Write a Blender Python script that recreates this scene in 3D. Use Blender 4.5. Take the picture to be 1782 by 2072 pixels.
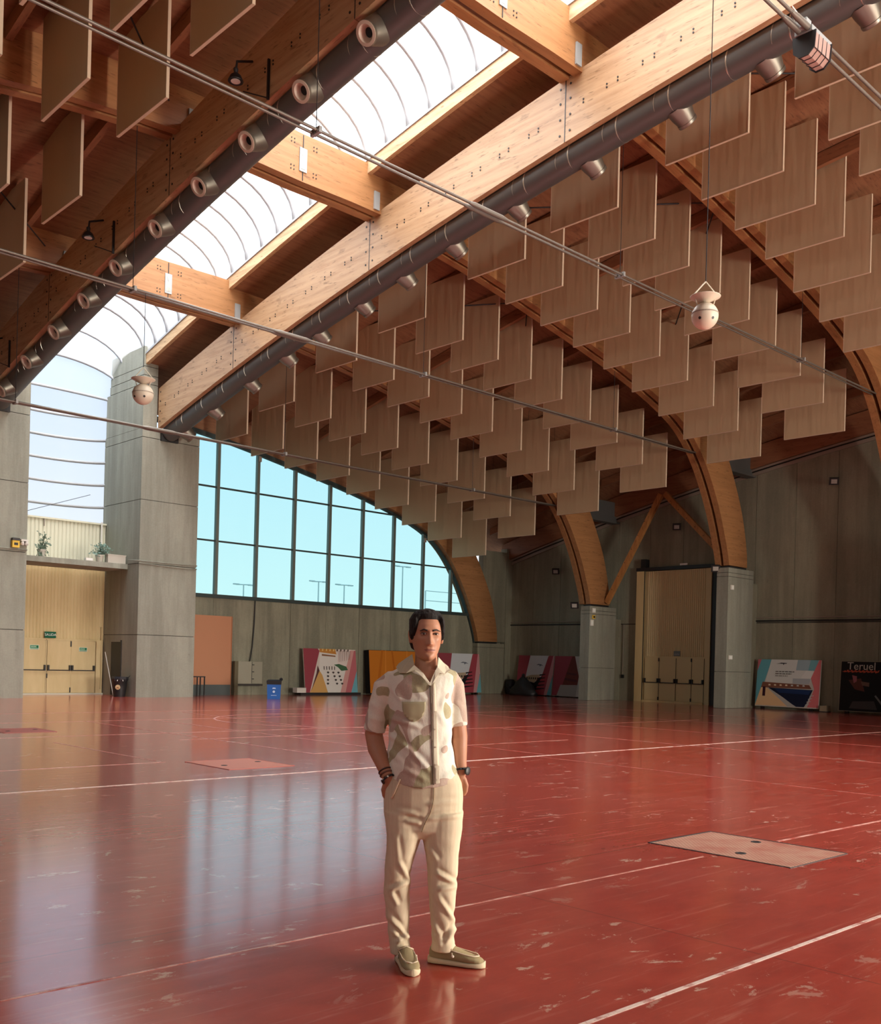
import bpy, bmesh, math, random
from mathutils import Vector, Matrix
random.seed(7)
S = bpy.context.scene
for o in list(bpy.data.objects): bpy.data.objects.remove(o)
COL = S.collection
PI = math.pi
# ---------------------------------------------------------------- camera
F, CX, CY, YAW, ROLL, CAMH = 2027., 890., 1338., .7596, .0265, 1.533
cam = bpy.data.cameras.new('camera'); co = bpy.data.objects.new('camera', cam); COL.objects.link(co)
cam.sensor_fit = 'HORIZONTAL'; cam.sensor_width = 36; cam.lens = F/1782*36
cam.shift_x = (891-CX)/1782; cam.shift_y = (CY-1036)/1782; cam.clip_end = 500
fw = Vector((math.sin(YAW), math.cos(YAW), 0)); rt = Vector((math.cos(YAW), -math.sin(YAW), 0)); up = Vector((0,0,1))
R3 = Matrix((rt, up, -fw)).transposed()
R3 = R3 @ Matrix.Rotation(ROLL, 3, 'Z')
co.matrix_world = Matrix.Translation((0,0,CAMH)) @ R3.to_4x4()
S.camera = co
# ---------------------------------------------------------------- world, light, exposure
W = bpy.data.worlds.new('world'); S.world = W; W.use_nodes = True
nt = W.node_tree; nt.nodes.clear()
wo = nt.nodes.new('ShaderNodeOutputWorld'); bg = nt.nodes.new('ShaderNodeBackground')
tc = nt.nodes.new('ShaderNodeTexCoord'); sx = nt.nodes.new('ShaderNodeSeparateXYZ'); rp = nt.nodes.new('ShaderNodeValToRGB')
nt.links.new(tc.outputs['Generated'], sx.inputs[0]); nt.links.new(sx.outputs['Z'], rp.inputs[0])
rp.color_ramp.elements[0].position = 0.0; rp.color_ramp.elements[0].color = (.96,.98,.97,1)
rp.color_ramp.elements[1].position = .75; rp.color_ramp.elements[1].color = (.52,.72,1,1)
e = rp.color_ramp.elements.new(.2); e.color = (.74,.86,1,1)
nt.links.new(rp.outputs[0], bg.inputs[0]); bg.inputs[1].default_value = 1.15
nt.links.new(bg.outputs[0], wo.inputs[0])
def area(name, loc, sx_, sy_, power, col, rot):
    l = bpy.data.lights.new(name, 'AREA'); l.shape = 'RECTANGLE'; l.size = sx_; l.size_y = sy_; l.energy = power; l.color = col
    o = bpy.data.objects.new(name, l); COL.objects.link(o); o.location = loc; o.rotation_euler = rot; return o
# area lamps added for brightness: one over the skylight, two unseen behind the camera
area('skylight_boost_lamp', (14.3, 12, 22.5), 9, 44, 30000, (1,.97,.94), (0,0,0))
dl = area('added_key_lamp', (15.5, -15.0, 3.1), 7, 5.4, 8600, (1,.93,.82), (0,0,0))  # added key light aimed at the man from the right
dl.rotation_euler = (Vector((3.5,3.7,1.0))-Vector(dl.location)).to_track_quat('-Z','Y').to_euler()
rg = area('added_rear_fill', (28, -15.0, 4.2), 14, 6, 4600, (1,.89,.74), (0,0,0))  # added fill for the arches and right wall, no glazing built here
rg.rotation_euler = (Vector((14,20,4))-Vector(rg.location)).to_track_quat('-Z','Y').to_euler()
S.view_settings.view_transform = 'Standard'; S.view_settings.look = 'None'; S.view_settings.gamma = 1
S.view_settings.use_curve_mapping = False; S.view_settings.exposure = 0.1
# ---------------------------------------------------------------- helpers
ORG = {}
class MB:
    def __init__(s): s.v = []; s.f = []
    def add(s, vs, fs):
        b = len(s.v); s.v += [tuple(v) for v in vs]; s.f += [tuple(i+b for i in f) for f in fs]; return s
    def box(s, x0, x1, y0, y1, z0, z1):
        return s.add([(x0,y0,z0),(x1,y0,z0),(x1,y1,z0),(x0,y1,z0),(x0,y0,z1),(x1,y0,z1),(x1,y1,z1),(x0,y1,z1)],
                     [(0,3,2,1),(4,5,6,7),(0,1,5,4),(1,2,6,5),(2,3,7,6),(3,0,4,7)])
    def strip(s, A, Bp):   # two closed rings lists -> loft
        n = len(A); return s.add(list(A)+list(Bp), [(i,(i+1)%n,n+(i+1)%n,n+i) for i in range(n)]+[tuple(range(n-1,-1,-1)), tuple(range(n,2*n))])
    def prism(s, poly, d):  # poly of 3d points, extruded by vector d
        d = Vector(d); return s.strip([Vector(p) for p in poly], [Vector(p)+d for p in poly])
    def loft(s, rings, cap=True):
        n = len(rings[0]); vs = [p for r in rings for p in r]; fs = []
        for k in range(len(rings)-1):
            for i in range(n): fs.append((k*n+i, k*n+(i+1)%n, (k+1)*n+(i+1)%n, (k+1)*n+i))
        if cap: fs += [tuple(range(n-1,-1,-1)), tuple(range((len(rings)-1)*n, len(rings)*n))]
        return s.add(vs, fs)
    def tube(s, pts, r, n=8, cap=True):
        pts = [Vector(p) for p in pts]; rings = []; prev = None
        for i, p in enumerate(pts):
            t = (pts[min(i+1,len(pts)-1)] - pts[max(i-1,0)]).normalized()
            if prev is None:
                a = Vector((0,0,1)) if abs(t.z) < .9 else Vector((1,0,0)); u = t.cross(a).normalized()
            else: u = (prev - t*prev.dot(t)).normalized()
            prev = u; w = t.cross(u); rr = r[i] if isinstance(r,(list,tuple)) else r
            rings.append([p + (u*math.cos(2*PI*k/n) + w*math.sin(2*PI*k/n))*rr for k in range(n)])
        return s.loft(rings, cap)
    def lathe(s, prof, c, ax=(0,0,1), n=20, cap=True):   # prof: (r, h) along axis from c
        ax = Vector(ax).normalized(); a = Vector((0,0,1)) if abs(ax.z) < .9 else Vector((1,0,0)); u = ax.cross(a).normalized(); w = ax.cross(u); c = Vector(c)
        return s.loft([[c + ax*h + (u*math.cos(2*PI*k/n)+w*math.sin(2*PI*k/n))*max(r,1e-4) for k in range(n)] for r, h in prof], cap)
    def build(s, name, mat, parent=None, smooth=False, org=None):
        o0 = ORG.get(parent.as_pointer(), Vector((0,0,0))) if parent is not None else Vector(org or (0,0,0))
        me = bpy.data.meshes.new(name); me.from_pydata([tuple(Vector(v)-o0) for v in s.v], [], s.f); me.update()
        bm = bmesh.new(); bm.from_mesh(me); bmesh.ops.recalc_face_normals(bm, faces=bm.faces); bm.to_mesh(me); bm.free()
        if smooth:
            me.polygons.foreach_set('use_smooth', [True]*len(me.polygons))
            if smooth != True: me.set_sharp_from_angle(angle=math.radians(smooth))
        if mat: me.materials.append(mat)
        o = bpy.data.objects.new(name, me); COL.objects.link(o)
        if parent is not None: o.parent = parent
        else: o.location = o0
        ORG[o.as_pointer()] = o0
        return o
def tag(o, label=None, cat=None, group=None, kind=None):
    if label: o['label'] = label
    if cat: o['category'] = cat
    if group: o['group'] = group
    if kind: o['kind'] = kind
    return o
def thing(name, loc, label, cat, group=None, kind=None):
    o = bpy.data.objects.new(name, None); o.empty_display_size = .1; COL.objects.link(o); o.location = loc; ORG[o.as_pointer()] = Vector(loc)
    return tag(o, label, cat, group, kind)
def dupmesh(o, name, off, parent):   # linked copy of a part, displaced
    c = o.copy(); COL.objects.link(c); c.name = name; c.parent = parent; c.location = Vector(o.location)+Vector(off); return c
ORD = ['first','second','third','fourth','fifth','sixth','seventh','eighth','ninth','tenth','eleventh','twelfth','thirteenth','fourteenth']
# ---------------------------------------------------------------- materials
def M(name, col, rough=.6, metal=0, spec=.5, emit=None):
    m = bpy.data.materials.new(name); m.use_nodes = True; b = m.node_tree.nodes['Principled BSDF']
    b.inputs['Base Color'].default_value = (*col,1); b.inputs['Roughness'].default_value = rough; b.inputs['Metallic'].default_value = metal
    b.inputs['Specular IOR Level'].default_value = spec
    return m
def nodes(m): return m.node_tree.nodes, m.node_tree.links, m.node_tree.nodes['Principled BSDF']
def noise(m, scale, sv=(1,1,1), detail=4, rough=.6, coord='Object', dist=0):
    N, L, b = nodes(m); t = N.new('ShaderNodeTexCoord'); mp = N.new('ShaderNodeMapping'); mp.inputs['Scale'].default_value = sv
    x = N.new('ShaderNodeTexNoise'); x.inputs['Scale'].default_value = scale; x.inputs['Detail'].default_value = detail; x.inputs['Roughness'].default_value = rough; x.inputs['Distortion'].default_value = dist
    L.new(t.outputs[coord], mp.inputs[0]); L.new(mp.outputs[0], x.inputs['Vector']); return x.outputs['Fac']
def ramp(m, fac, stops, interp='LINEAR'):
    N, L, b = nodes(m); r = N.new('ShaderNodeValToRGB'); cr = r.color_ramp; cr.interpolation = interp
    while len(cr.elements) < len(stops): cr.elements.new(.5)
    for e_, (p, c) in zip(cr.elements, stops): e_.position = p; e_.color = (*c,1) if len(c) == 3 else c
    L.new(fac, r.inputs[0]); return r.outputs[0]
def mixc(m, fac, a, b_, mode='MIX'):
    N, L, b = nodes(m); x = N.new('ShaderNodeMix'); x.data_type = 'RGBA'; x.blend_type = mode
    if isinstance(fac,(int,float)): x.inputs[0].default_value = fac
    else: L.new(fac, x.inputs[0])
    for sock, v in ((x.inputs[6], a), (x.inputs[7], b_)):
        if isinstance(v, tuple): sock.default_value = (*v,1)
        else: L.new(v, sock)
    return x.outputs[2]
def mathn(m, op, a, b_=None, c=None):
    N, L, b = nodes(m); x = N.new('ShaderNodeMath'); x.operation = op
    for i, v in enumerate((a, b_, c)):
        if v is None: continue
        if isinstance(v,(int,float)): x.inputs[i].default_value = v
        else: L.new(v, x.inputs[i])
    return x.outputs[0]
def bump(m, h, strength=.3, dist=.01):
    N, L, b = nodes(m); x = N.new('ShaderNodeBump'); x.inputs['Strength'].default_value = strength; x.inputs['Distance'].default_value = dist
    L.new(h, x.inputs['Height']); L.new(x.outputs[0], b.inputs['Normal'])
def setcol(m, c): N, L, b = nodes(m); L.new(c, b.inputs['Base Color'])
def wood(name, base, dark, axis, rough=.5, knots=True):
    m = M(name, base, rough); sv = {'x':(.06,1,1),'y':(1,.06,1),'z':(1,1,.06)}[axis]
    g = noise(m, 9, sv, 6, .65); lam = noise(m, 1.6, {'x':(.02,.5,6),'y':(.5,.02,6),'z':(6,.5,.02)}[axis], 2, .4); kn = noise(m, 5, (.35,1,1) if axis=='x' else (1,.35,1) if axis=='y' else (1,1,.35), 3, .5)
    c = ramp(m, g, [(.30, dark), (.55, base), (.8, tuple(min(1,x*1.12) for x in base))])
    c = mixc(m, ramp(m, lam, [(.35,(0,0,0)),(.65,(.35,.35,.35))]), c, tuple(x*.8 for x in base))
    if knots: c = mixc(m, ramp(m, kn, [(.66,(0,0,0)),(.74,(.55,.55,.55))]), c, tuple(x*.6 for x in dark))
    fk = noise(m, 26, {'x':(.12,1,1),'y':(1,.12,1),'z':(1,1,.12)}[axis], 2, .5)
    c = mixc(m, ramp(m, fk, [(.64,(0,0,0)),(.70,(.7,.7,.7))]), c, tuple(x*.55 for x in dark))
    setcol(m, c); bump(m, g, .15, .004); return m
def concrete(name, base, dark, streak=.5):
    m = M(name, base, .8, spec=.25); a = noise(m, .9, (1,1,.6), 6, .65); s_ = noise(m, 1.8, (1,1,.07), 5, .7); f = noise(m, 18, (1,1,1), 4, .6); pt = noise(m, 5, (1,1,1), 2, .5)
    c = ramp(m, a, [(.3, dark), (.62, base), (.8, tuple(min(1,x*1.1) for x in base))])
    c = mixc(m, ramp(m, s_, [(.42,(streak,)*3),(.6,(0,0,0))]), c, tuple(x*.72 for x in dark))
    c = mixc(m, ramp(m, pt, [(.70,(0,0,0)),(.75,(.5,.5,.5))]), c, tuple(x*.7 for x in dark))
    c = mixc(m, .26, c, ramp(m, f, [(.35, dark), (.65, base)])); setcol(m, c); bump(m, f, .25, .006); return m
def glass(name, tint, gloss=.05, trans_mix=0.0, tcol=(.9,.93,.95)):
    m = bpy.data.materials.new(name); m.use_nodes = True; N, L = m.node_tree.nodes, m.node_tree.links; N.clear()
    out = N.new('ShaderNodeOutputMaterial'); tr = N.new('ShaderNodeBsdfTransparent'); tr.inputs[0].default_value = (*tint,1)
    gl = N.new('ShaderNodeBsdfGlossy'); gl.inputs['Roughness'].default_value = .05; mx = N.new('ShaderNodeMixShader'); mx.inputs[0].default_value = gloss
    src = tr.outputs[0]
    if trans_mix:
        tl = N.new('ShaderNodeBsdfTranslucent'); tl.inputs[0].default_value = (*tcol,1); m2 = N.new('ShaderNodeMixShader'); m2.inputs[0].default_value = trans_mix
        L.new(tr.outputs[0], m2.inputs[1]); L.new(tl.outputs[0], m2.inputs[2]); src = m2.outputs[0]
    L.new(src, mx.inputs[1]); L.new(gl.outputs[0], mx.inputs[2]); L.new(mx.outputs[0], out.inputs[0]); return m
WOODB = (.60,.35,.16); WOODD = (.40,.20,.08)
m_beam = wood('glulam_beam', (.53,.33,.18), (.37,.195,.09), 'y'); m_archx = wood('glulam_arch', (.38,.18,.07), (.27,.12,.042), 'x')
m_leg = wood('glulam_leg', (.52,.25,.08), (.36,.15,.045), 'z'); m_deck = wood('roof_boarding', (.29,.135,.065), (.19,.082,.04), 'x', .7); m_purlin = wood('purlin_wood', (.30,.13,.06), (.2,.08,.04), 'y', .6)
m_curb = wood('curb_board', (.60,.40,.22), (.36,.20,.09), 'y', .7)
m_conc = concrete('cast_concrete', (.36,.365,.30), (.27,.272,.222), .65); m_concw = concrete('precast_concrete', (.32,.31,.225), (.23,.22,.16), .65); m_conce = concrete('gable_concrete', (.32,.32,.235), (.225,.222,.165), .8)
m_gap = M('joint_shadow_filler', (.05,.045,.04), .9)
m_steel = M('galvanised_steel', (.36,.38,.375), .55, .3); m_rod = M('painted_tie_rod', (.18,.16,.135), .45, .3); m_black = M('black_paint', (.012,.012,.013), .5); m_dark = M('dark_metal', (.03,.03,.032), .45, .4)
m_duct = M('duct_metal', (.14,.14,.135), .5, .55); m_seam = M('duct_seam', (.62,.58,.5), .35, .9); m_nozz = M('nozzle_metal', (.24,.225,.19), .42, .75); m_nring = M('nozzle_ring', (.62,.52,.42), .5)
m_fab = M('baffle_fabric', (.52,.405,.255), .95, spec=.1); w_ = noise(m_fab, 2.6, (1,1.3,.2), 2, .4); bump(m_fab, w_, .5, .05)
setcol(m_fab, mixc(m_fab, w_, (.52,.405,.255), (.54,.42,.265)))
m_fedge = M('baffle_edge_trim', (.62,.50,.36), .8)
m_mull = M('window_mullion', (.16,.19,.17), .45, .5); m_rail = M('window_rail', (.04,.06,.06), .5, .3)
m_pane = glass('tinted_window_glass', (.76,.945,.935), .04); m_opal = glass('opal_skylight_sheet', (.80,.82,.84), .02, .35); m_clear = glass('clear_skylight_sheet', (.97,.97,1.0), .02, .3, (1,1,1))
m_rib = M('skylight_rib', (.36,.37,.38), .6)
m_cream = M('cream_steel', (.66,.52,.26), .5); cn = noise(m_cream, 1.2, (1,1,.25), 4, .6); setcol(m_cream, ramp(m_cream, cn, [(.3,(.56,.43,.20)),(.6,(.68,.54,.28))]))
m_creamp = M('pale_cream_sheet', (.62,.60,.46), .55); m_olive = M('olive_cream_door', (.60,.48,.25), .55)
m_white = M('white_plastic', (.70,.68,.62), .5); m_yellow = M('yellow_plastic', (.85,.55,.05), .5)
def flat(name, col): return M(name, col, .7, spec=.2)
# ---------------------------------------------------------------- roof geometry of the hall
XC, BAY, Y0 = 14.3, 6.67, 34.22
def crn(Y): t = (Y0-Y)/BAY; return 1.805*t-.155*t*t-1.65      # the whole roof is cambered along the hall
YA = [Y0-BAY*k for k in range(7)]
IN = [(14.3,11.9),(16.8,11.92),(19.28,11.74),(21.5,11.42),(24.1,10.95),(27.0,10.37),(29.28,9.8),(30.6,9.36),(31.5,8.95),(32.3,8.35),(32.95,7.65),(33.5,6.85),(33.95,6.05),(34.3,5.25),(34.55,4.6),(34.65,4.2)]
EX = [(14.3,13.08),(16.8,13.1),(19.4,12.92),(21.7,12.62),(24.35,12.15),(27.3,11.58),(29.75,11.0),(31.3,10.45),(32.6,9.8),(33.6,9.1),(34.4,8.25),(35.05,7.2),(35.5,6.3),(35.8,5.4),(35.96,4.7),(36.0,4.2)]
DK = [(16.45,12.8),(19.4,12.7),(21.7,12.42),(24.35,11.98),(27.3,11.43),(29.75,10.9),(33.4,10.0),(37.5,9.0)]
def interp(T, x):
    for (a,b),(c,d) in zip(T, T[1:]):
        if a <= x <= c: return b+(d-b)*(x-a)/(c-a)
    return T[-1][1] if x > T[-1][0] else T[0][1]
def dense(T, n=3):
    out = []
    for i in range(len(T)-1):
        p0 = T[max(i-1,0)]; p1 = T[i]; p2 = T[i+1]; p3 = T[min(i+2,len(T)-1)]
        for k in range(n):
            t = k/n; out.append(tuple(.5*((2*p1[j])+(-p0[j]+p2[j])*t+(2*p0[j]-5*p1[j]+4*p2[j]-p3[j])*t*t+(-p0[j]+3*p1[j]-3*p2[j]+p3[j])*t**3) for j in (0,1)))
    return out+[T[-1]]
IND, EXD = dense(IN), dense(EX)
YB = -14.0
WX = 37.04       # right wall plane
# ---------------------------------------------------------------- floor
fl = MB().box(-12, 40, -16, 36.4, -.3, 0).build('floor', None); tag(fl, 'glossy red painted sports floor of the hall', kind='structure')
def floor_mat():
    m = M('red_painted_floor', (.30,.035,.022), .2); N, L, b = nodes(m)
    big = noise(m, .35, (1,1,1), 5, .6); mid = noise(m, 2.2, (1,1.8,1), 6, .65); scr = noise(m, 7, (.12,2.2,1), 6, .7); chips = noise(m, 4.2, (.6,1.1,1), 7, .72, dist=.5); zone = noise(m, .5, (1,1,1), 2, .5); fine = noise(m, 28, (1,1,1), 3, .6)
    c = ramp(m, mid, [(.3,(.30,.024,.012)),(.55,(.385,.036,.018)),(.75,(.44,.052,.028))])
    c = mixc(m, ramp(m, big, [(.4,(0,0,0)),(.7,(.5,.5,.5))]), c, (.36,.06,.045))
    c = mixc(m, ramp(m, scr, [(.56,(0,0,0)),(.70,(.6,.6,.6))]), c, (.54,.19,.13))
    c = mixc(m, mathn(m, 'MULTIPLY', ramp(m, chips, [(.60,(0,0,0)),(.63,(.85,.85,.85))]), ramp(m, zone, [(.42,(0,0,0)),(.58,(1,1,1))])), c, (.62,.42,.32))
    # thin saw-cut joints of the slab
    t = N.new('ShaderNodeTexCoord'); sp = N.new('ShaderNodeSeparateXYZ'); L.new(t.outputs['Object'], sp.inputs[0])
    gx = mathn(m, 'PINGPONG', sp.outputs['X'], 2.5); gy = mathn(m, 'PINGPONG', sp.outputs['Y'], 2.5)
    g = mathn(m, 'MINIMUM', gx, gy); jl = mathn(m, 'LESS_THAN', g, .006)
    c = mixc(m, mathn(m, 'MULTIPLY', jl, .55), c, (.10,.02,.015)); setcol(m, c)
    b.inputs['Roughness'].default_value = .5; b.inputs['Specular IOR Level'].default_value = .2
    b.inputs['Coat Weight'].default_value = 1.0; b.inputs['Coat IOR'].default_value = 1.9
    rr = mathn(m, 'MULTIPLY_ADD', scr, .16, .03); L.new(mathn(m, 'MULTIPLY_ADD', fine, .05, rr), b.inputs['Coat Roughness'])
    hmix = mathn(m, 'ADD', mathn(m, 'MULTIPLY', noise(m, 1.3, (1,1,1), 3, .5), 1.0), mathn(m, 'MULTIPLY', noise(m, 9, (.5,1,1), 3, .6), .12)); bump(m, hmix, .05, .02)
    return m
fl.data.materials.append(floor_mat())
m_line = M('white_court_paint', (.80,.62,.52), .35); nl = noise(m_line, 6, (1,1,1), 5, .7); setcol(m_line, ramp(m_line, nl, [(.38,(.42,.12,.09)),(.5,(.80,.64,.55))]))
m_line2 = M('faded_court_paint', (.55,.25,.20), .3); nl = noise(m_line2, 5, (1,1,1), 5, .7); setcol(m_line2, ramp(m_line2, nl, [(.42,(.36,.06,.04)),(.56,(.60,.34,.28))]))
def line(p, q, w, m=m_line2):
    p, q = Vector((*p,0)), Vector((*q,0)); d = (q-p).normalized(); n_ = Vector((-d.y,d.x,0))*w/2; z = Vector((0,0,.0005)); h = Vector((0,0,.0015))
    MB().prism([p-n_+z, q-n_+z, q+n_+z, p+n_+z], h).build('court_line', m, fl)
line((2,10.93),(30,10.93),.055,m_line); line((1,2.66),(12,2.62),.028,m_line); line((1,4.47),(7.2,4.41),.018); line((8.4,4.40),(16,4.25),.03)
line((2,12.97),(6.99,12.97),.03); line((6.95,12.97),(6.9,16.6),.03); line((12.6,2.5),(12.6,10.9),.02); line((13.0,10.9),(13.4,24),.03); line((17.2,3),(17.2,16),.03)
line((21,4),(21,24),.03); line((9,16.2),(26,16.2),.03); line((3,21.4),(27,21.4),.03); line((5,17.8),(14.9,17.6),.03); line((9.6,13.0),(9.6,21.4),.03); line((11.2,13.4),(11.2,21.4),.03); line((9.6,13),(16,13),.03); line((25,5),(25,24),.03); line((8,24.5),(33,24.5),.03); line((29,8),(29,26),.03)
mb = MB()
for i in range(60):
    a, b_ = [2*PI*(i+k)/60 for k in (0,1)]
    for r0, r1 in ((2.57,2.62),):
        mb.prism([(15+r*math.cos(t), 20.0+r*math.sin(t), .001) for r, t in ((r0,a),(r1,a),(r1,b_),(r0,b_))], (0,0,.0015))
mb.build('court_circle', m_line2, fl)
# service hatches let into the floor
m_hatch = M('bare_tread_plate', (.56,.33,.24), .45, .2); N_, L_, b_ = nodes(m_hatch); wv = N_.new('ShaderNodeTexChecker'); wv.inputs['Scale'].default_value = 46; t_ = N_.new('ShaderNodeTexCoord'); L_.new(t_.outputs['Object'], wv.inputs[0]); setcol(m_hatch, mixc(m_hatch, ramp(m_hatch, noise(m_hatch, 3.5, (1,1,1), 5, .6), [(.42,(0,0,0)),(.66,(.7,.7,.7))]), mixc(m_hatch, wv.outputs['Fac'], (.50,.29,.20), (.36,.165,.11)), (.33,.07,.045))); bump(m_hatch, wv.outputs['Fac'], .6, .006)
m_hatch2 = M('orange_painted_plate', (.46,.12,.055), .4); m_hatch3 = M('red_painted_plate', (.34,.06,.04), .45)
for (x0,x1,y0,y1,m,lab) in ((7.36,8.32,3.74,5.02,m_hatch,'worn tread-plate floor hatch with bare pinkish metal, nearest the camera'),(7.24,8.27,11.66,12.8,m_hatch2,'orange painted floor hatch left of the man behind the white line'),(6.9,7.84,18.79,19.82,m_hatch3,'dull red floor hatch at the left edge in front of the cream doors')):
    t = thing('floor_hatch', ((x0+x1)/2,(y0+y1)/2,0), lab, 'floor hatch', 'floor hatches')
    MB().box(x0,x1,y0,y1,.0005,.006).build('plate', m, t)
    f_ = MB(); f_.box(x0-.02,x1+.02,y1,y1+.025,.0005,.008); f_.box(x0-.02,x1+.02,y0-.012,y0,.0005,.004); f_.box(x1,x1+.02,y0,y1,.0005,.008); f_.box(x0-.012,x0,y0,y1,.0005,.004); f_.build('rim', m_black if m is m_hatch else m_hatch3, t)
    for px, py in ((x0+.2,(y0+y1)/2-.1),(x1-.15,(y0+y1)/2+.1)): MB().lathe([(.045,.006),(.045,.010),(.03,.010),(.03,.007)], (px,py,0), n=14).build('lifting_eye', m_dark, t)
# ---------------------------------------------------------------- concrete pillars carrying the ridge beams
def pillar(nm, xa, xb, fin0, fin1, lab):
    t = thing(nm, ((xa+xb)/2, 33.8, 0), lab, 'pillar')
    yb = 35.3
    def blk(z0,z1,n_='block'): MB().prism([(xa,32.4,z0),(xb,32.4,z0),(xb,yb,z0),(xa,yb,z0)], (0,0,z1-z0)).build(n_, m_conc, t)
    g = .02
    for z0, z1 in ((0,2.18),(2.18,4.66),(4.66,6.88),(6.88,9.05)): blk(z0+(g/2 if z0 else 0), z1-g/2)
    MB().box(xa+.03,xb-.03,32.43,yb-.03,.02,9.0).build('joint_core', m_gap, t)
    sy = 33.25
    MB().prism([(xa,32.4,9.06),(xb,32.4,9.06),(xb,yb,9.06),(xa,yb,9.06)], (0,0,.3)).build('bearing_ledge', m_conc, t)
    zz = [9.36,10.9,11.2,11.5,12.2]
    for z0, z1 in zip(zz, zz[1:]):
        ya = yb - .02 - max(0,(z0-9))*.15
        MB().prism([(fin0,32.4,z0+g/2),(fin1,32.4,z0+g/2),(fin1,ya,z0+g/2),(fin0,ya,z0+g/2)], (0,0,z1-z0-g)).build('fin', m_conc, t)
    MB().box(fin0+.03,fin1-.03,32.43,34.7,9.3,12.1).build('joint_core', m_gap, t)
    return t
pR = pillar('concrete_pillar', 16.28, 18.5, 16.28, 16.81, 'tall grey concrete pillar between the cream doors and the arched window')
pL = pillar('concrete_pillar', 10.1, 12.42, 11.89, 12.42, 'tall grey concrete pillar cut off by the left edge of the picture')
MB().box(16.27,16.30,33.62,34.36,.02,1.92).build('niche', m_black, pR); MB().box(16.255,16.285,33.54,33.62,0,1.98).build('niche_frame', m_dark, pR)
mb = MB(); mb.tube([(16.22,33.1,4.8),(16.25,32.36,4.74),(18.5,32.36,4.74)],.022,6); mb.tube([(16.25,32.37,4.66),(17.3,32.37,4.62),(18.1,32.37,4.60),(18.5,32.37,4.62)],.018,6); mb.build('cable_run', m_conc, pR, True)
mb = MB(); mb.tube([(10.1,32.36,4.74),(12.42,32.36,4.74)],.022,6); mb.build('cable_run', m_conc, pL, True)
# ---------------------------------------------------------------- right wall of precast panels
wr = MB().box(WX+.05, WX+.3, YB, 34.5, 0, 5).build('wall_right', m_gap); tag(wr, kind='structure')
mb = MB()
ys = [34.5-i*1.6 for i in range(31)]
mb.loft([[(WX+.05,y,4.9),(WX+.3,y,4.9),(WX+.3,y,8.3+crn(y)),(WX+.05,y,8.3+crn(y))] for y in ys]); mb.build('backing', m_gap, wr)
k = 0; y = 34.175; low = [2.36,1.3,.0]
while y > YB+1:
    y2 = y-1.689; dx = random.uniform(-.008,.008)
    MB().prism([(WX+dx,y-.008,3.44),(WX+dx,y2+.008,3.44),(WX+dx,y2+.008,8.02+crn(y2)),(WX+dx,y-.008,8.02+crn(y))], (.14,0,0)).build('panel', m_concw, wr)
    MB().box(WX+dx-.02,WX+.12,y2+.006,y-.006,0,3.40).build('panel', m_concw, wr)
    y = y2; k += 1
m_eave = M('eave_trim', (.30,.25,.20), .6)
yl = [34.4-i*1.2 for i in range(41)]
mb = MB(); mb.loft([[(WX-.10,y,8.0+crn(y)),(WX-.02,y,8.0+crn(y)),(WX-.02,y,8.13+crn(y)),(WX-.10,y,8.13+crn(y))] for y in yl]); mb.build('trim_1', m_eave); bpy.data.objects['trim_1']['kind'] = 'structure'
mb = MB(); mb.loft([[(WX-.2,y,8.18+crn(y)),(WX-.1,y,8.18+crn(y)),(WX-.1,y,8.24+crn(y)),(WX-.2,y,8.24+crn(y))] for y in yl]); mb.build('moulding', m_eave, bpy.data.objects['trim_1'])
mb = MB(); mb.loft([[(WX-.30,y,8.26+crn(y)),(WX+.1,y,8.26+crn(y)),(WX+.1,y,9.12+crn(y)),(WX-.30,y,9.12+crn(y))] for y in yl]); mb.build('trim_2', m_purlin); tag(bpy.data.objects['trim_2'], kind='structure')
# conduits along the wall
for (ya,yb,zz) in ((34.1,28.2,3.50),(26.15,22.2,3.50),(20.7,YB,3.56)):
    t = thing('wall_conduit', (WX-.05,(ya+yb)/2,zz), {34.1:'pair of dark conduits along the wall beside the dim posters',26.15:'pair of dark conduits crossing the wall behind the sliding door',20.7:'long pair of dark conduits along the wall above the right-hand posters'}[ya], 'conduit', 'wall conduits')
    for q, dz in enumerate((.06,-.07)): MB().tube([(WX-.05,ya,zz+dz),(WX-.05,yb,zz+dz)], .03 if q else .022, 8).build('pipe', m_dark if q else m_eave, t)
    for yy in (ya-.1, yb+.1): MB().box(WX-.09,WX-.02,yy-.05,yy+.05,zz-.11,zz+.1).build('clip', m_dark, t)
# ---------------------------------------------------------------- gable wall below the window
we = MB().box(18.4, 37.2, 34.26, 34.6, 0, 3.85).build('wall_gable', m_gap); tag(we, kind='structure')
xs = [18.5+1.8087*i for i in range(0,11)]
for a, b_ in zip(xs, xs[1:]):
    dy = random.uniform(-.01,.01); MB().box(a+.006,b_-.006,34.2+dy,34.3,0,3.86).build('panel', m_conce, we)
MB().box(36.6,37.1,33.9,34.3,0,7.2).build('corner_pier', m_concw, we)
MB().box(34.95,36.59,33.92,34.25,2.55,7.0).build('pilaster', m_concw, we)
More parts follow.
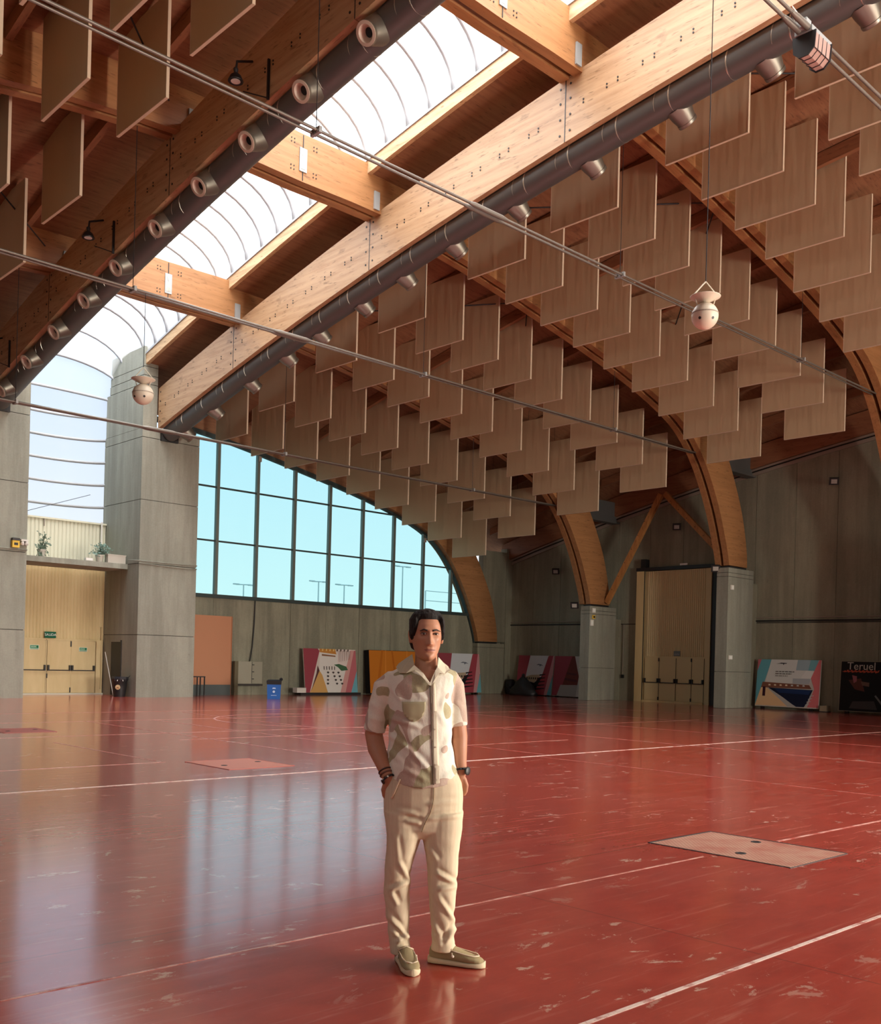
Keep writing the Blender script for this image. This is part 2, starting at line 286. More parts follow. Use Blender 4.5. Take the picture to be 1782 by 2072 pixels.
# ---------------------------------------------------------------- piers
for k in (0,1,2,3):
    zt = 4.12+crn(YA[k])
    lab = ['low concrete pier under the end arch beside the gable window','concrete pier under the middle arch left of the sliding door','concrete pier under the arch right of the sliding door','concrete pier out at the right under the nearest arch'][k]
    t = thing('concrete_pier', (35.6,YA[k]-.1,0), lab, 'pier', 'arch piers')
    ya, yb = (YA[k]-.45, YA[k]+.05) if k else (33.85, 34.24)
    xr = 36.5
    cuts = [0,1.42,zt-.35,zt-.2,zt] if k else [0,zt-.2,zt]
    for z0, z1 in zip(cuts, cuts[1:]):
        MB().prism([(34.62,ya,z0+.008),(xr,ya,z0+.008),(xr,yb,z0+.008),(34.62,yb,z0+.008)], (0,0,z1-z0-.016)).build('block', m_conc if k else m_conce, t)
    MB().box(34.66,xr-.04,ya+.03,yb-.03,.01,zt-.02).build('joint_core', m_gap, t)
    if k: MB().box(xr,37.02,ya+.1,yb-.1,0,zt-.5).build('web', m_concw, t)
    MB().box(34.75,36.0,ya+.04,yb-.04,zt,zt+.06).build('bearing_plate', m_dark, t)
# ---------------------------------------------------------------- arches
names = ['end arch framing the gable window','second glulam arch from the gable window','third glulam arch from the gable window','fourth glulam arch from the gable window','glulam arch nearest the camera overhead','glulam arch behind the camera']
def arch_rib(y0, y1, c, side, parent, name, i0=0):
    f = (lambda x: x) if side > 0 else (lambda x: 2*XC-x)
    rings = []
    for (xi,zi),(xe,ze) in list(zip(IND,EXD))[i0:]:
        rings.append([(f(xi),y0,zi+c),(f(xi),y1,zi+c),(f(xe),y1,ze+c),(f(xe),y0,ze+c)])
    if side < 0: rings = [r[::-1] for r in rings]
    # upper rafter and curved leg share one lamination pattern
    return MB().loft(rings).build(name, m_archx if True else m_leg, parent, 40)
for k in range(6):
    c = crn(YA[k]); t = thing('timber_arch', (XC, YA[k], 11.9+c), 'curved orange timber '+names[k], 'arch', 'glulam arches')
    if k == 0:
        arch_rib(33.86, 34.16, c, 1, t, 'rib', 15); arch_rib(33.86, 34.16, c, -1, t, 'rib', 15)
    else:
        for y0, y1 in ((YA[k]-.45,YA[k]-.21),(YA[k]-.08,YA[k]+.16)):
            for sd in (1,-1): arch_rib(y0, y1, c, sd, t, 'rib')
        MB().box(XC-.11,XC+.11,YA[k]-.475,YA[k]-.455,12.14+c,12.72+c).build('hinge_plate', m_steel, t)
        p = MB(); p.add([(XC-.07,YA[k]-.48,12.66+c),(XC+.07,YA[k]-.48,12.66+c),(XC,YA[k]-.48,12.5+c),(XC-.07,YA[k]-.48,12.2+c),(XC+.07,YA[k]-.48,12.2+c),(XC,YA[k]-.48,12.36+c)],[(0,1,2),(3,5,4)]); p.build('hinge_wing', m_seam, t)
        MB().box(XC-.012,XC+.012,YA[k]-.46,YA[k]-.445,11.93+c,13.05+c).build('hinge_joint', m_dark, t)
        bo = MB()
        for ox in (-.35,.32):
            for oz in (12.12,12.78):
                for q in range(4): bo.lathe([(.018,0),(.018,.012)], (XC+ox+(q%2)*.09, YA[k]-.45, oz+c+(q//2)*.09), (0,-1,0), 6)
        bo.build('bolt_group', m_dark, t)
        for sd in (1,-1):
            xh = XC+sd*2.35 if sd > 0 else XC-3.05
            MB().box(xh-.09,xh+.09,YA[k]-.50,YA[k]-.46,11.98+c,12.45+c).build('hanger_bracket', m_steel, t)
# ---------------------------------------------------------------- roof deck, purlins
def deck_side(f):
    mb = MB(); xsD = dense(DK, 2); yy = [35.6-i*1.27 for i in range(40)]; n = len(xsD)
    vs = [(f(x),y,z+crn(y)) for y in yy for x,z in xsD]; vt = [(f(x),y,z+crn(y)+.12) for y in yy for x,z in xsD]; N = len(vs); fs = []
    for i in range(len(yy)-1):
        for j in range(n-1):
            a = i*n+j; fs += [(a,a+1,a+n+1,a+n),(N+a,N+a+n,N+a+n+1,N+a+1)]
    for i in range(len(yy)-1): a = i*n; fs += [(a,a+n,N+a+n,N+a),(a+n-1,N+a+n-1,N+a+2*n-1,a+2*n-1)]
    for j in range(n-1): fs += [(j,N+j,N+j+1,j+1)]; a=(len(yy)-1)*n; fs += [(a+j,a+j+1,N+a+j+1,N+a+j)]
    mb.add(vs, fs+[]); mb.v = [tuple(v) for v in vs+vt]; mb.f = fs; return mb
ceil = deck_side(lambda x: x).build('ceiling', m_deck); tag(ceil, 'brown boarded underside of the roof', kind='structure')
deck_side(lambda x: 2*XC-x).build('roof_slope', m_deck, ceil)
for sd in (1,-1):
    f = (lambda x: x) if sd > 0 else (lambda x: 2*XC-x)
    for X in (18.6,21.4,24.2,27,29.8,32.6,35.2):
        for k in range(0,6):
            ya, yb = YA[k]-.5, YA[k]-BAY+.2
            z = interp(DK, X)
            MB().loft([[(f(X)-.07,y,z-.34+crn(y)),(f(X)+.07,y,z-.34+crn(y)),(f(X)+.07,y,z-.01+crn(y)),(f(X)-.07,y,z-.01+crn(y))] for y in (ya,(ya+yb)/2,yb)]).build('purlin', m_purlin, ceil)
    for k in range(1,5):
        a = [(18,YA[k]-.6),(23.5,YA[k]-BAY+.3),(29.5,YA[k]-.6)]
        for p, q in zip(a, a[1:]):
            MB().tube([(f(p[0]),p[1],interp(DK,p[0])-.5+crn(p[1])),(f(q[0]),q[1],interp(DK,q[0])-.5+crn(q[1]))], .02, 6).build('brace_rod', m_dark, ceil)
tag(MB().box(-9.2,37.3,-15.9,-15.6,0,15).build('wall_rear', m_concw), kind='structure')  # unseen rear wall, put in to limit sky fill from behind
d3 = thing('added_door_frame', (15.5,-15.5,0), 'added door frame around an unseen lamp at the rear wall', 'door', kind='structure'); del d3['category']  # invented frame set around the key lamp, the wall is solid here
for x_ in (11.7,19.1): MB().box(x_,x_+.3,-15.6,-15.3,0,6.1).build('jamb', m_olive, d3)
MB().box(11.7,19.4,-15.6,-15.3,6.1,6.4).build('lintel', m_olive, d3)
# left wall closing the hall outside the view
wl = MB().box(-9.2,-8.9,YB,35,0,8.2).build('wall_left', m_concw); tag(wl, kind='structure')
MB().box(-8.9,10.2,35.0,35.3,0,9.4).build('wall_back', m_conce); tag(bpy.data.objects['wall_back'], kind='structure')
wc = MB().add([(18.4,34.62,9.2),(18.4,34.62,12.0),(12.0,34.62,9.2)],[(0,1,2)])
# ---------------------------------------------------------------- ridge beams: twin planks per bay with the duct between
def zb(y): return 10.57+crn(y)
def ridge(x0, x1, side):
    cuts = [32.36]+[YA[k] for k in range(1,6)]+[-4]
    for i, (ya, yb) in enumerate(zip(cuts, cuts[1:])):
        nmz = ['from the concrete pillar to the first joint','in the second bay from the pillars','in the third bay from the pillars','in the fourth bay from the pillars','in the bay nearest the camera','behind the camera'][i]
        t = thing('ridge_beam', ((x0+x1)/2,(ya+yb)/2,zb((ya+yb)/2)), ('pale sunlit ' if side > 0 else 'shaded brown ')+'twin-plank ridge beam on the '+('right' if side > 0 else 'left')+', '+nmz, 'beam', 'ridge beams')
        seg = [ya-.006-(ya-yb-.012)*q/4 for q in range(5)]
        for (a, b_, n_) in ((x0,x0+.15,'plank'),(x1-.15,x1,'plank')):
            MB().loft([[(a,y,zb(y)),(b_,y,zb(y)),(b_,y,zb(y)+1.4),(a,y,zb(y)+1.4)] for y in seg]).build(n_, m_beam, t)
        bo = MB(); y = ya-.5; q = 0
        while y > yb+.3:
            zc_ = zb(y)+.62
            for dz in (0,.07): bo.lathe([(.02,0),(.02,.012)], (x0, y, zc_+dz), (-1,0,0), 6)
            y -= (.28 if q % 2 else .62); q += 1
        for yy in (ya-.14, yb+.14):
            for dz in (.2,.55,.9,1.22): bo.lathe([(.026,0),(.026,.012)], (x0, yy, zb(yy)+dz), (-1,0,0), 6)
        tag(bo.build('bolt_heads', m_dark, t), kind='stuff')
        MB().box(x0-.004,x0+.02,yb-.012,yb+.012,zb(yb)+.01,zb(yb)+1.39).build('splice_joint', m_dark, t)
ridge(10.98, 11.87, -1); ridge(16.83, 17.72, 1)
def duct(xm, side, ny):
    lab = 'round dark metal air duct with downward nozzles slung under the '+('right ridge beam' if side > 0 else 'left ridge beam')
    t = thing('air_duct', (xm,16,zb(16)-.12), lab, 'air duct', 'ridge ducts')
    R = .295; ys_ = [32.3-i*1.29 for i in range(28)]
    for i, (ya, yb) in enumerate(zip(ys_, ys_[1:])):
        MB().tube([(xm,ya,zb(ya)-.12),(xm,yb+.004,zb(yb)-.12)], R, 24).build('pipe', m_duct, t, 50)
        MB().lathe([(R-.01,-.015),(R+.008,-.012),(R+.008,.012),(R-.01,.015)], (xm,yb,zb(yb)-.12), (0,1,.15), 24).build('seam_ring', m_seam, t, 50)
        ym = yb+.35; MB().lathe([(R-.01,-.006),(R+.005,-.005),(R+.005,.005),(R-.01,.006)], (xm,ym,zb(ym)-.12), (0,1,.15), 24).build('seam_ring', m_seam, t, 50)
    MB().box(xm-.33,xm+.33,32.30,32.38,zb(32.3)-.42,zb(32.3)-.02).build('end_box', m_black, t)
    for y in ny:
        z = zb(y)-.12; d = Vector((side*.80,-.12,-.58)).normalized(); c = Vector((xm,y,z))
        nz = MB(); nz.lathe([(.27,.16),(.24,.36),(.20,.52),(.21,.525),(.21,.575),(.19,.575),(.15,.46)], c, d, 22, False); no = nz.build('nozzle', m_nozz, t, 35)
        MB().lathe([(.20,.565),(.205,.59),(.15,.595),(.085,.50),(.085,.47)], c, d, 22, False).build('nozzle_ring', m_nring if side < 0 else m_nozz, no, 35)
        MB().lathe([(.19,.465),(.19,.47)], c, d, 18).build('nozzle_throat', m_black, no)
duct(17.275, 1, [31.66,29.78,27.58,25.6,23.94,21.96,20.2,18.33,16.22,14.03,11.75,9.81,7.94]); duct(11.425, -1, [12.0,13.92,15.85,17.73,19.61,21.54,23.53,25.34,27.2,29.09,31.04])
# ---------------------------------------------------------------- barrel skylight bending down into the gable between the pillars
sk = thing('window_2', (XC,20,13.1+crn(20)), 'white barrel-vaulted skylight with grey ribs', 'skylight', kind='structure'); del sk['category']
HW = 2.1
path = []
y = 1.2; ylist = []
while y < 33.3: ylist.append(y); y += .806
for y in ylist: path.append((y, 13.13+crn(y), 0.0))
yT = 33.5; zT = 13.13+crn(33.3); R_ = 1.5; cz = zT-R_
for a in (20,46,72): path.append((yT+R_*math.sin(math.radians(a)), cz+R_*math.cos(math.radians(a)), math.radians(a)))
zz = cz-.1
while zz > 6.3: path.append((yT+R_, zz, PI/2)); zz -= .82
path.append((yT+R_, 6.2, PI/2))
def vring(p, n=16, out=0):
    y, z, a = p; H = 1.4-(.35)*a/(PI/2)+out
    return [Vector((XC+(HW+out)*math.cos(PI*i/n), y+math.sin(a)*H*math.sin(PI*i/n), z+math.cos(a)*H*math.sin(PI*i/n))) for i in range(n+1)]
for i, p in enumerate(path):
    MB().tube(vring(p), .055, 6).build('rib', m_rib, sk, True)
for i, (p, q) in enumerate(zip(path, path[1:])):
    A, B_ = vring(p, out=.01), vring(q, out=.01); n = len(A)
    m = MB().add(A+B_, [(j,j+1,n+j+1,n+j) for j in range(n-1)])
    m.build('pane', m_opal if q[2] < .1 else m_clear, sk, True)
for sd in (-1,1):
    xo = XC+sd*HW; yy = ylist+[33.4]
    MB().loft([[(xo-.06,y,12.75+crn(y)),(xo+.06,y,12.75+crn(y)),(xo+.06,y,13.08+crn(y)),(xo-.06,y,13.08+crn(y))] for y in yy]).build('curb_board', m_curb, sk)
    MB().loft([[(xo-.09,y,13.08+crn(y)),(xo+.09,y,13.08+crn(y)),(xo+.09,y,13.14+crn(y)),(xo-.09,y,13.14+crn(y))] for y in yy]).build('curb_flashing', m_rib, sk)
MB().tube([(13.55,36.02,6.2),(13.55,36.02,11.0)],.03,6).build('rib', m_rib, sk); MB().tube([(13.0,36.0,6.2),(15.9,35.6,7.3)],.012,6).build('stay_cable', m_dark, sk)
# ---------------------------------------------------------------- arched gable window
wn = thing('window_1', (27,34.2,3.9), 'large arched gable window with dark mullions and cyan glass', 'window', kind='structure'); del wn['category']
c0 = crn(YA[0]); WTOP = [(x,z+c0-.05) for x,z in IND if x > 17.5]
WTOP = [(17.6,interp(IND,17.6)+c0-.05)]+WTOP
SILL = 3.893
def wtop(x):
    return interp(WTOP, x) if x < WTOP[-1][0] else SILL
xR = 34.62
mx_ = [18.5]+[20.356+1.8087*i for i in range(8)]+[34.60]; rails = [SILL,5.96,8.04,10.12,12]
for i, (a, b_) in enumerate(zip(mx_, mx_[1:])):
    for r0, r1 in zip(rails, rails[1:]):
        pts = []
        nn = 14; tops = [(a+(b_-a)*q/nn, min(r1, wtop(a+(b_-a)*q/nn))) for q in range(nn+1)]
        tops = [(x,z) for x,z in tops if z > r0+.02]
        if len(tops) < 2: continue
        poly = [(tops[0][0],34.235,r0),(tops[-1][0],34.235,r0)]+[(x,34.235,z) for x,z in reversed(tops)]
        MB().prism(poly, (0,.012,0)).build('pane', m_pane, wn)
for x in mx_[1:-1]: MB().box(x-.065,x+.065,34.12,34.26,SILL-.05,max(SILL+.1,wtop(x)+.1)).build('mullion', m_mull, wn)
for z in rails[1:4]:
    xe = max([x for x,zz in WTOP if zz > z] or [18.6])
    MB().box(18.5,xe,34.16,34.25,z-.03,z+.03).build('rail', m_rail, wn)
MB().box(18.4,34.75,34.08,34.28,SILL-.14,SILL).build('sill', m_rail, wn)
mb = MB(); mb.loft([[(x-.02,34.1,z-.05),(x-.02,34.27,z-.05),(x+.06,34.27,z+.1),(x+.06,34.1,z+.1)] for x,z in WTOP]); mb.build('arch_frame', m_rail, wn)
for x, z in ((22.165,9.4),(31.2,7.1)): MB().box(x-.05,x+.07,34.04,34.12,z-.1,z+.1).build('sensor_box', m_eave, wn)
# gable infill above the window, outside the arch
mb = MB(); mb.loft([[(x,34.3,z+c0),(x,34.5,z+c0),(x,34.5,interp(DK,x)+c0),(x,34.3,interp(DK,x)+c0)] for x,z in IND if x > 18.2]); mb.build('wall_gable_top', m_deck); tag(bpy.data.objects['wall_gable_top'], kind='structure')
mb = MB(); mb.loft([[(2*XC-x,34.3,min(z+c0,9.4)),(2*XC-x,34.5,min(z+c0,9.4)),(2*XC-x,34.5,interp(DK,x)+c0),(2*XC-x,34.3,interp(DK,x)+c0)] for x,z in IND if x > 18.2]); mb.build('wall_gable_top', m_deck, bpy.data.objects['wall_gable_top'])
# ---------------------------------------------------------------- hanging acoustic baffles
PW, PH, PT = 2.1, 2.05, .055
def baffle_mesh():
    mb = MB(); mb.box(-PT/2,PT/2,-PW,0,0,PH); o = mb.build('fabric', m_fab); me = o.data; bpy.data.objects.remove(o)
    fr = MB()
    for a in ((-PT/2-.004,PT/2+.004,-PW-.012,0.012,-.012,.004),(-PT/2-.004,PT/2+.004,-PW-.012,-PW+.004,0.004,PH),(-PT/2-.004,PT/2+.004,-.004,.012,.004,PH)): fr.box(*a)
    o = fr.build('edge_trim', m_fedge); me2 = o.data; bpy.data.objects.remove(o)
    wr_ = MB().tube([(0,-PW*.5,0),(0,-PW*.5,1)],.006,5); o = wr_.build('suspension_wire', m_dark); me3 = o.data; bpy.data.objects.remove(o)
    return me, me2, me3
BM = baffle_mesh()
def baffle(x, y, z, wire, label, group):
    t = thing('acoustic_baffle', (x,y,z), label, 'acoustic baffle', group)
    for me, n_ in zip(BM, ('fabric','edge_trim','suspension_wire')):
        o = bpy.data.objects.new(n_, me); COL.objects.link(o); o.parent = t
        if n_ == 'suspension_wire': o.location = (0,0,PH); o.scale = (1,1,max(.05,interp(DK, max(x,2*XC-x))+crn(y-PW/2)-.03-z-PH))
    return t
YCOL = [33.27,30.4,27.05,23.87,20.0,17.0,13.53,10.35,6.9]
ZR = [10.42,10.14,9.9,9.62,9.28,8.86,8.35,7.82,7.2]
for ci, yc in enumerate(YCOL[:8]):
    for i in range(9):
        X = 19.7+1.566*i; z = ZR[i]+crn(yc-PW)
        if ci in (6,7) and i < 4: z += .12
        if ci == 7 and i > 3: continue
        if ci == 6 and i > 6: continue
        baffle(X, yc, z, 1, f'beige fabric baffle, {ORD[i]} from the skylight in the {ORD[ci]} row from the gable window', 'baffles on the right roof slope')
seen = {(2,0),(3,0),(3,1),(4,0),(4,1),(4,2),(5,0),(5,1),(5,2)}
for ci, i in sorted(seen):
    yc = YCOL[ci]; baffle(9.32-1.566*i, yc, ZR[i]+crn(yc-PW)+.05, 1, f'shaded grey baffle left of the skylight, {ORD[i]} from it, {ORD[ci]} row from the gable', 'baffles on the left roof slope')
# ---------------------------------------------------------------- tie rods across the arches
for k in (1,2,3,4):
    z = 8.22+crn(YA[k]); y = YA[k]-.15
    t = thing('tie_rod', (XC,y,z), 'pair of thin steel tie rods spanning the '+['','second arch, lowest in the picture','third arch','fourth arch, longest diagonal in the picture','nearest arch at the top right'][k], 'tie rod', 'arch tie rods')
    sag = lambda x: .10*(((x-XC)/18.4)**2-1)*.6
    for dy in (-.07,.07):
        MB().tube([(XC+18.2*q/12, y+dy, z+sag(XC+18.2*q/12)) for q in range(-12,13)], .03 if k < 3 else .027, 8).build('rod', m_rod, t, True)
    for x in (10.1,18.75,27.5):
        for dy in (-.07,.07): MB().lathe([(.042,-.05),(.042,.05)], (x,y+dy,z+sag(x)), (1,0,0), 10).build('coupler', m_rod, t)
        MB().box(x-.03,x+.03,y-.13,y+.13,z+sag(x)-.045,z+sag(x)+.06).build('spreader', m_steel, t)
        if x < 20 or k < 4:
            MB().tube([(x,y,z+sag(x)+.05),(x,y,interp(IND, x if x > XC else 2*XC-x)+crn(YA[k])-.05)],.008,6).build('hanger_wire', m_dark, t)
    for dy in (-.07,.07): MB().lathe([(.03,-.55),(.05,-.4),(.05,.4),(.03,.55)], (XC,y+dy,z+sag(XC)), (1,0,0), 12).build('turnbuckle', m_rod, t, 40)
# ---------------------------------------------------------------- flood light clamped on the nearest tie rod
z4 = 8.22+crn(YA[4])-.06; y4 = YA[4]-.15
t = thing('rod_floodlight', (14.55,y4,z4-.3), 'caged black floodlight clamped on the tie rods at the top right', 'floodlight')
MB().box(14.25,14.9,y4-.14,y4+.14,z4-.06,z4+.02).build('clamp_plate', m_steel, t)
d = Vector((.0,0,-1)); lamp = MB()
lamp.prism([(14.3,y4-.17,z4-.08),(14.3,y4+.17,z4-.08),(14.3,y4+.15,z4-.3),(14.3,y4+.06,z4-.38),(14.3,y4-.06,z4-.38),(14.3,y4-.15,z4-.3)], (.5,0,0)); lo = lamp.build('housing', M('lamp_lens_pink', (.42,.28,.24), .35), t)
for x in (14.28,14.80): MB().prism([(x,y4-.19,z4-.06),(x,y4+.19,z4-.06),(x,y4+.17,z4-.31),(x,y4+.07,z4-.4),(x,y4-.07,z4-.4),(x,y4-.17,z4-.31)], (.02,0,0)).build('end_cap', m_black, t)
for x in (14.42,14.55,14.68): MB().tube([(x,y4-.172,z4-.08),(x,y4-.155,z4-.305),(x,y4-.06,z4-.388),(x,y4+.06,z4-.388),(x,y4+.155,z4-.305),(x,y4+.172,z4-.08)],.006,5).build('cage_bar', m_dark, t)
MB().tube([(14.3,y4-.16,z4-.31),(14.8,y4-.16,z4-.31)],.006,5).build('cage_bar', m_dark, t); MB().box(14.15,14.3,y4-.1,y4+.1,z4-.02,z4+.1).build('junction_box', m_steel, t)
MB().tube([(14.25,y4-.07,z4),(13.9,y4,z4+.18),(14.2,y4+.1,z4+.02)],.012,6).build('cable', m_white, t)
# ---------------------------------------------------------------- hanging globe speakers
m_globe = M('ivory_globe', (.62,.55,.43), .45)
def globe(c, r, ztop, lab, m):
    t = thing('globe_speaker', c, lab, 'speaker', 'hanging globe speakers'); c = Vector(c)
    MB().lathe([(r*math.sin(PI*q/20), -r*math.cos(PI*q/20)) for q in range(21)], c, n=28).build('globe', m, t, True)
    MB().lathe([(r*.985,.02),(r*1.012,.02),(r*1.012,.035),(r*.985,.035)], c, n=28).build('equator_band', m_eave, t)
    MB().lathe([(r*.25,r*.98),(r*.35,r*1.05),(r*1.12,r*1.42),(r*1.14,r*1.46),(r*.9,r*1.42),(r*.2,r*1.15)], c, n=28).build('reflector_dish', m, t, True)
    for a in (-.75,.35,2.4,-2.2):
        dv = (rt*math.cos(a-.9)*.0 + Vector((math.cos(a+PI+.9),math.sin(a+PI+.9),-.42))).normalized()
        MB().lathe([(.0,r*.96),(r*.11,r*.96),(r*.11,r*1.005),(.0,r*1.005)], c, dv, 12).build('port', m_black, t)
    for a in (-.76,2.38):
        p = c+Vector((math.cos(a)*r*.85,math.sin(a)*r*.85,r*1.62)); q = c+Vector((math.cos(a)*r*.6,math.sin(a)*r*.6,r*.8))
        MB().tube([q,p,c+Vector((0,0,r*2.6))],.009,6).build('bracket', m, t)
    MB().tube([c+Vector((0,0,r*2.6)), (c.x,c.y,ztop)],.007,6).build('suspension_wire', m_dark, t)
globe((11.75,7.54-.15,6.26), .178, 11.3, 'ivory globe speaker with dish hanging before the right-hand baffles', m_globe)
globe((10.4,20.73,7.27), .23, 9.5, 'shaded globe speaker hanging in front of the concrete pillar', m_globe)
# ---------------------------------------------------------------- small spotlights bracketed to the left ridge beam
for (y, w) in ((17.5,'nearest the camera'),(24.2,'second along the beam'),(30.9,'at the far left edge of the picture')):
    z = zb(y)+.62; t = thing('spotlight', (10.6,y,z), 'small black spotlight on the left ridge beam, '+w, 'spotlight', 'beam spotlights')
    MB().box(10.93,10.98,y-.62,y-.58,z-.55,z+.25).build('bracket_bar', m_dark, t); MB().tube([(10.95,y-.6,z-.52),(10.7,y-.1,z-.3)],.012,6).build('arm', m_dark, t)
    MB().tube([(10.96,y,z+.45),(10.6,y,z+.3),(10.58,y,z+.06)],.025,6).build('stem', m_dark, t)
    MB().lathe([(.03,.02),(.05,.12),(.05,.15),(.03,.16)], (10.58,y,z), n=10).build('coil', m_dark, t)
    MB().lathe([(.04,.06),(.11,0),(.155,-.1),(.15,-.115),(.11,-.1),(.02,-.1)], (10.58,y,z), n=18).build('shade', m_black, t, 40)
    MB().lathe([(.0,-.112),(.095,-.112),(.095,-.104),(0,-.104)], (10.58,y,z), n=18).build('lens', m_white, t)
# ---------------------------------------------------------------- timber V braces and steel knee brackets
t = thing('v_brace', (35.5,24.3,4.5), 'pair of slanting timber struts forming an inverted V above the sliding door', 'brace')
for a, b_ in (((35.6,27.0,4.3),(35.75,24.42,8.85)),((35.75,24.22,8.85),(35.6,21.0,5.75))):
    a, b_ = Vector(a), Vector(b_); d = (b_-a).normalized(); n_ = Vector((0,-d.z,d.y))*.11
    MB().prism([a-n_,a+n_,b_+n_,b_-n_], (.16,0,0)).build('strut', m_leg, t)
    bo = MB()
    for q in range(1,8): p = a+(b_-a)*q/8; bo.lathe([(.018,0),(.018,.012)], (35.59 if a.z < b_.z else 35.62,p.y,p.z), (-1,0,0), 6)
    tag(bo.build('bolt_heads', m_dark, t), kind='stuff')
m_kb = M('grey_bracket_paint', (.10,.105,.10), .6)
for k in (1,2):
    c = crn(YA[k]); t = thing('knee_bracket', (36.3,YA[k]-.1,8.6+c), 'dark steel bracket tying the '+('second' if k == 1 else 'third')+' arch knee back to the wall', 'bracket', 'knee brackets')
    MB().prism([(34.9,YA[k]-.05,8.0+c),(36.9,YA[k]-.05,8.0+c),(36.9,YA[k]-.05,8.9+c),(34.5,YA[k]-.05,8.9+c)], (0,.16,0)).build('web_plate', m_kb, t)
    MB().prism([(34.9,YA[k]-.2,7.94+c),(36.95,YA[k]-.2,7.94+c),(36.95,YA[k]+.2,7.94+c),(34.9,YA[k]+.2,7.94+c)], (0,0,.06)).build('flange', m_kb, t)
# ---------------------------------------------------------------- flood lamps on the right wall and piers
m_lens = M('lamp_lens_grey', (.42,.40,.36), .3)
def flood(p, face, lab, sz=.17):
    x, y, z = p; t = thing('wall_floodlight', p, lab, 'floodlight', 'wall floodlights')
    n_ = Vector(face).normalized(); s_ = Vector((0,0,1)).cross(n_).normalized(); u = n_.cross(s_); c = Vector(p)
    q = [c+s_*a*sz+u*b_*sz*.8 for a, b_ in ((-1,-1),(1,-1),(1,1),(-1,1))]
    MB().prism(q, -n_*.1).build('housing', m_black, t)
    q = [c+n_*.004+s_*a*sz*.62+u*b_*sz*.48 for a, b_ in ((-1,-1),(1,-1),(1,1),(-1,1))]
    MB().prism(q, n_*.01).build('lens', m_lens, t)
    MB().tube([c-n_*.1-s_*sz, c-n_*.32, c-n_*.1+s_*sz],.012,6).build('yoke', m_dark, t)
flood((36.72,17.32,8.72),(-.8,-.5,-.4),'small black floodlight high on the right wall, nearest the camera'); flood((36.72,24.2,7.54),(-.8,-.5,-.4),'small black floodlight on the wall above the sliding door'); flood((36.72,30.85,5.94),(-.8,-.5,-.4),'small black floodlight on the wall left of the second arch')
flood((34.36,27.75,4.12),(-.8,-.45,-.3),'small floodlight at the top of the pier under the second arch'); flood((34.55,20.95,5.42),(-.8,-.45,-.3),'small floodlight at the top of the pier right of the sliding door')
# ---------------------------------------------------------------- cream exit doors between the pillars
YD = 35.0
d1 = thing('door_1', (14.8,YD,0), 'cream steel exit doors with black push bars between the concrete pillars', 'door', kind='structure'); del d1['category']
MB().box(12.3,16.3,YD+.06,YD+.16,0,4.6).build('backing', m_cream, d1)
def corr(x0, x1, z0, z1, pitch, m, par, name, y=YD+.06, dep=.012):
    mb = MB(); x = x0
    while x < x1-1e-3:
        e_ = min(x+pitch, x1); w = e_-x
        mb.prism([(x,y,z0),(x+w*.2,y-dep,z0),(x+w*.7,y-dep,z0),(x+w*.9,y,z0)], (0,0,z1-z0)); x = e_
    return mb.build(name, m, par)
for z0, z1, p in ((1.98,2.98,.12),(3.0,4.55,.12)):
    x = 12.4
    corr(12.4,16.3,z0,z1,p,m_cream,d1,'corrugated_sheet')['kind'] = 'stuff'
for i, (x0, x1) in enumerate(((13.30,14.16),(14.22,15.06),(15.08,15.94))):
    lf = MB().box(x0,x1,YD-.01,YD+.05,.06,1.90).build('door_leaf', m_cream, d1)
    zc_ = .86
    MB().tube([(x0+.06,YD-.09,zc_),(x1-.06,YD-.09,zc_)],.018,8).build('push_bar', m_black, lf)
    for xx in (x0+.035,x1-.035): MB().prism([(xx-.025,YD-.012,zc_-.02),(xx+.025,YD-.012,zc_-.02),(xx+.025,YD-.1,zc_-.02),(xx-.025,YD-.1,zc_-.02)],(0,0,.20)).build('latch_case', m_black, lf)
    if i == 1: MB().box(x1-.02,x1+.02,YD-.04,YD-.012,1.70,1.9).build('bolt_case', m_black, lf); MB().box(x1-.02,x1+.015,YD-.04,YD-.012,.07,.25).build('bolt_case', m_black, lf); MB().box(x0-.02,x0+.01,YD-.05,YD-.012,.58,.74).build('handle', m_black, lf)
MB().box(13.2,16.3,YD-.04,YD+.06,.0,.05).build('threshold', m_creamp, d1)
for xx in (13.25,14.19,15.07,15.96): MB().box(xx-.018,xx+.018,YD+.0,YD+.055,.05,1.93).build('door_frame', m_olive, d1)
MB().box(13.2,16.0,YD,YD+.055,1.905,1.96).build('door_frame', m_cream, d1); MB().box(16.0,16.24,YD-.02,YD+.06,0,1.96).build('jamb', m_cream, d1)
MB().tube([(16.1,YD-.03,2.45),(16.18,YD-.03,2.45),(16.18,YD-.03,.2)],.015,6).build('conduit', m_olive, d1); MB().tube([(16.16,34.6,1.55),(16.2,33.95,.02)],.014,6).build('leaning_pole', m_white); tag(bpy.data.objects['leaning_pole'],'thin white pole leaning beside the cream doors','pole')
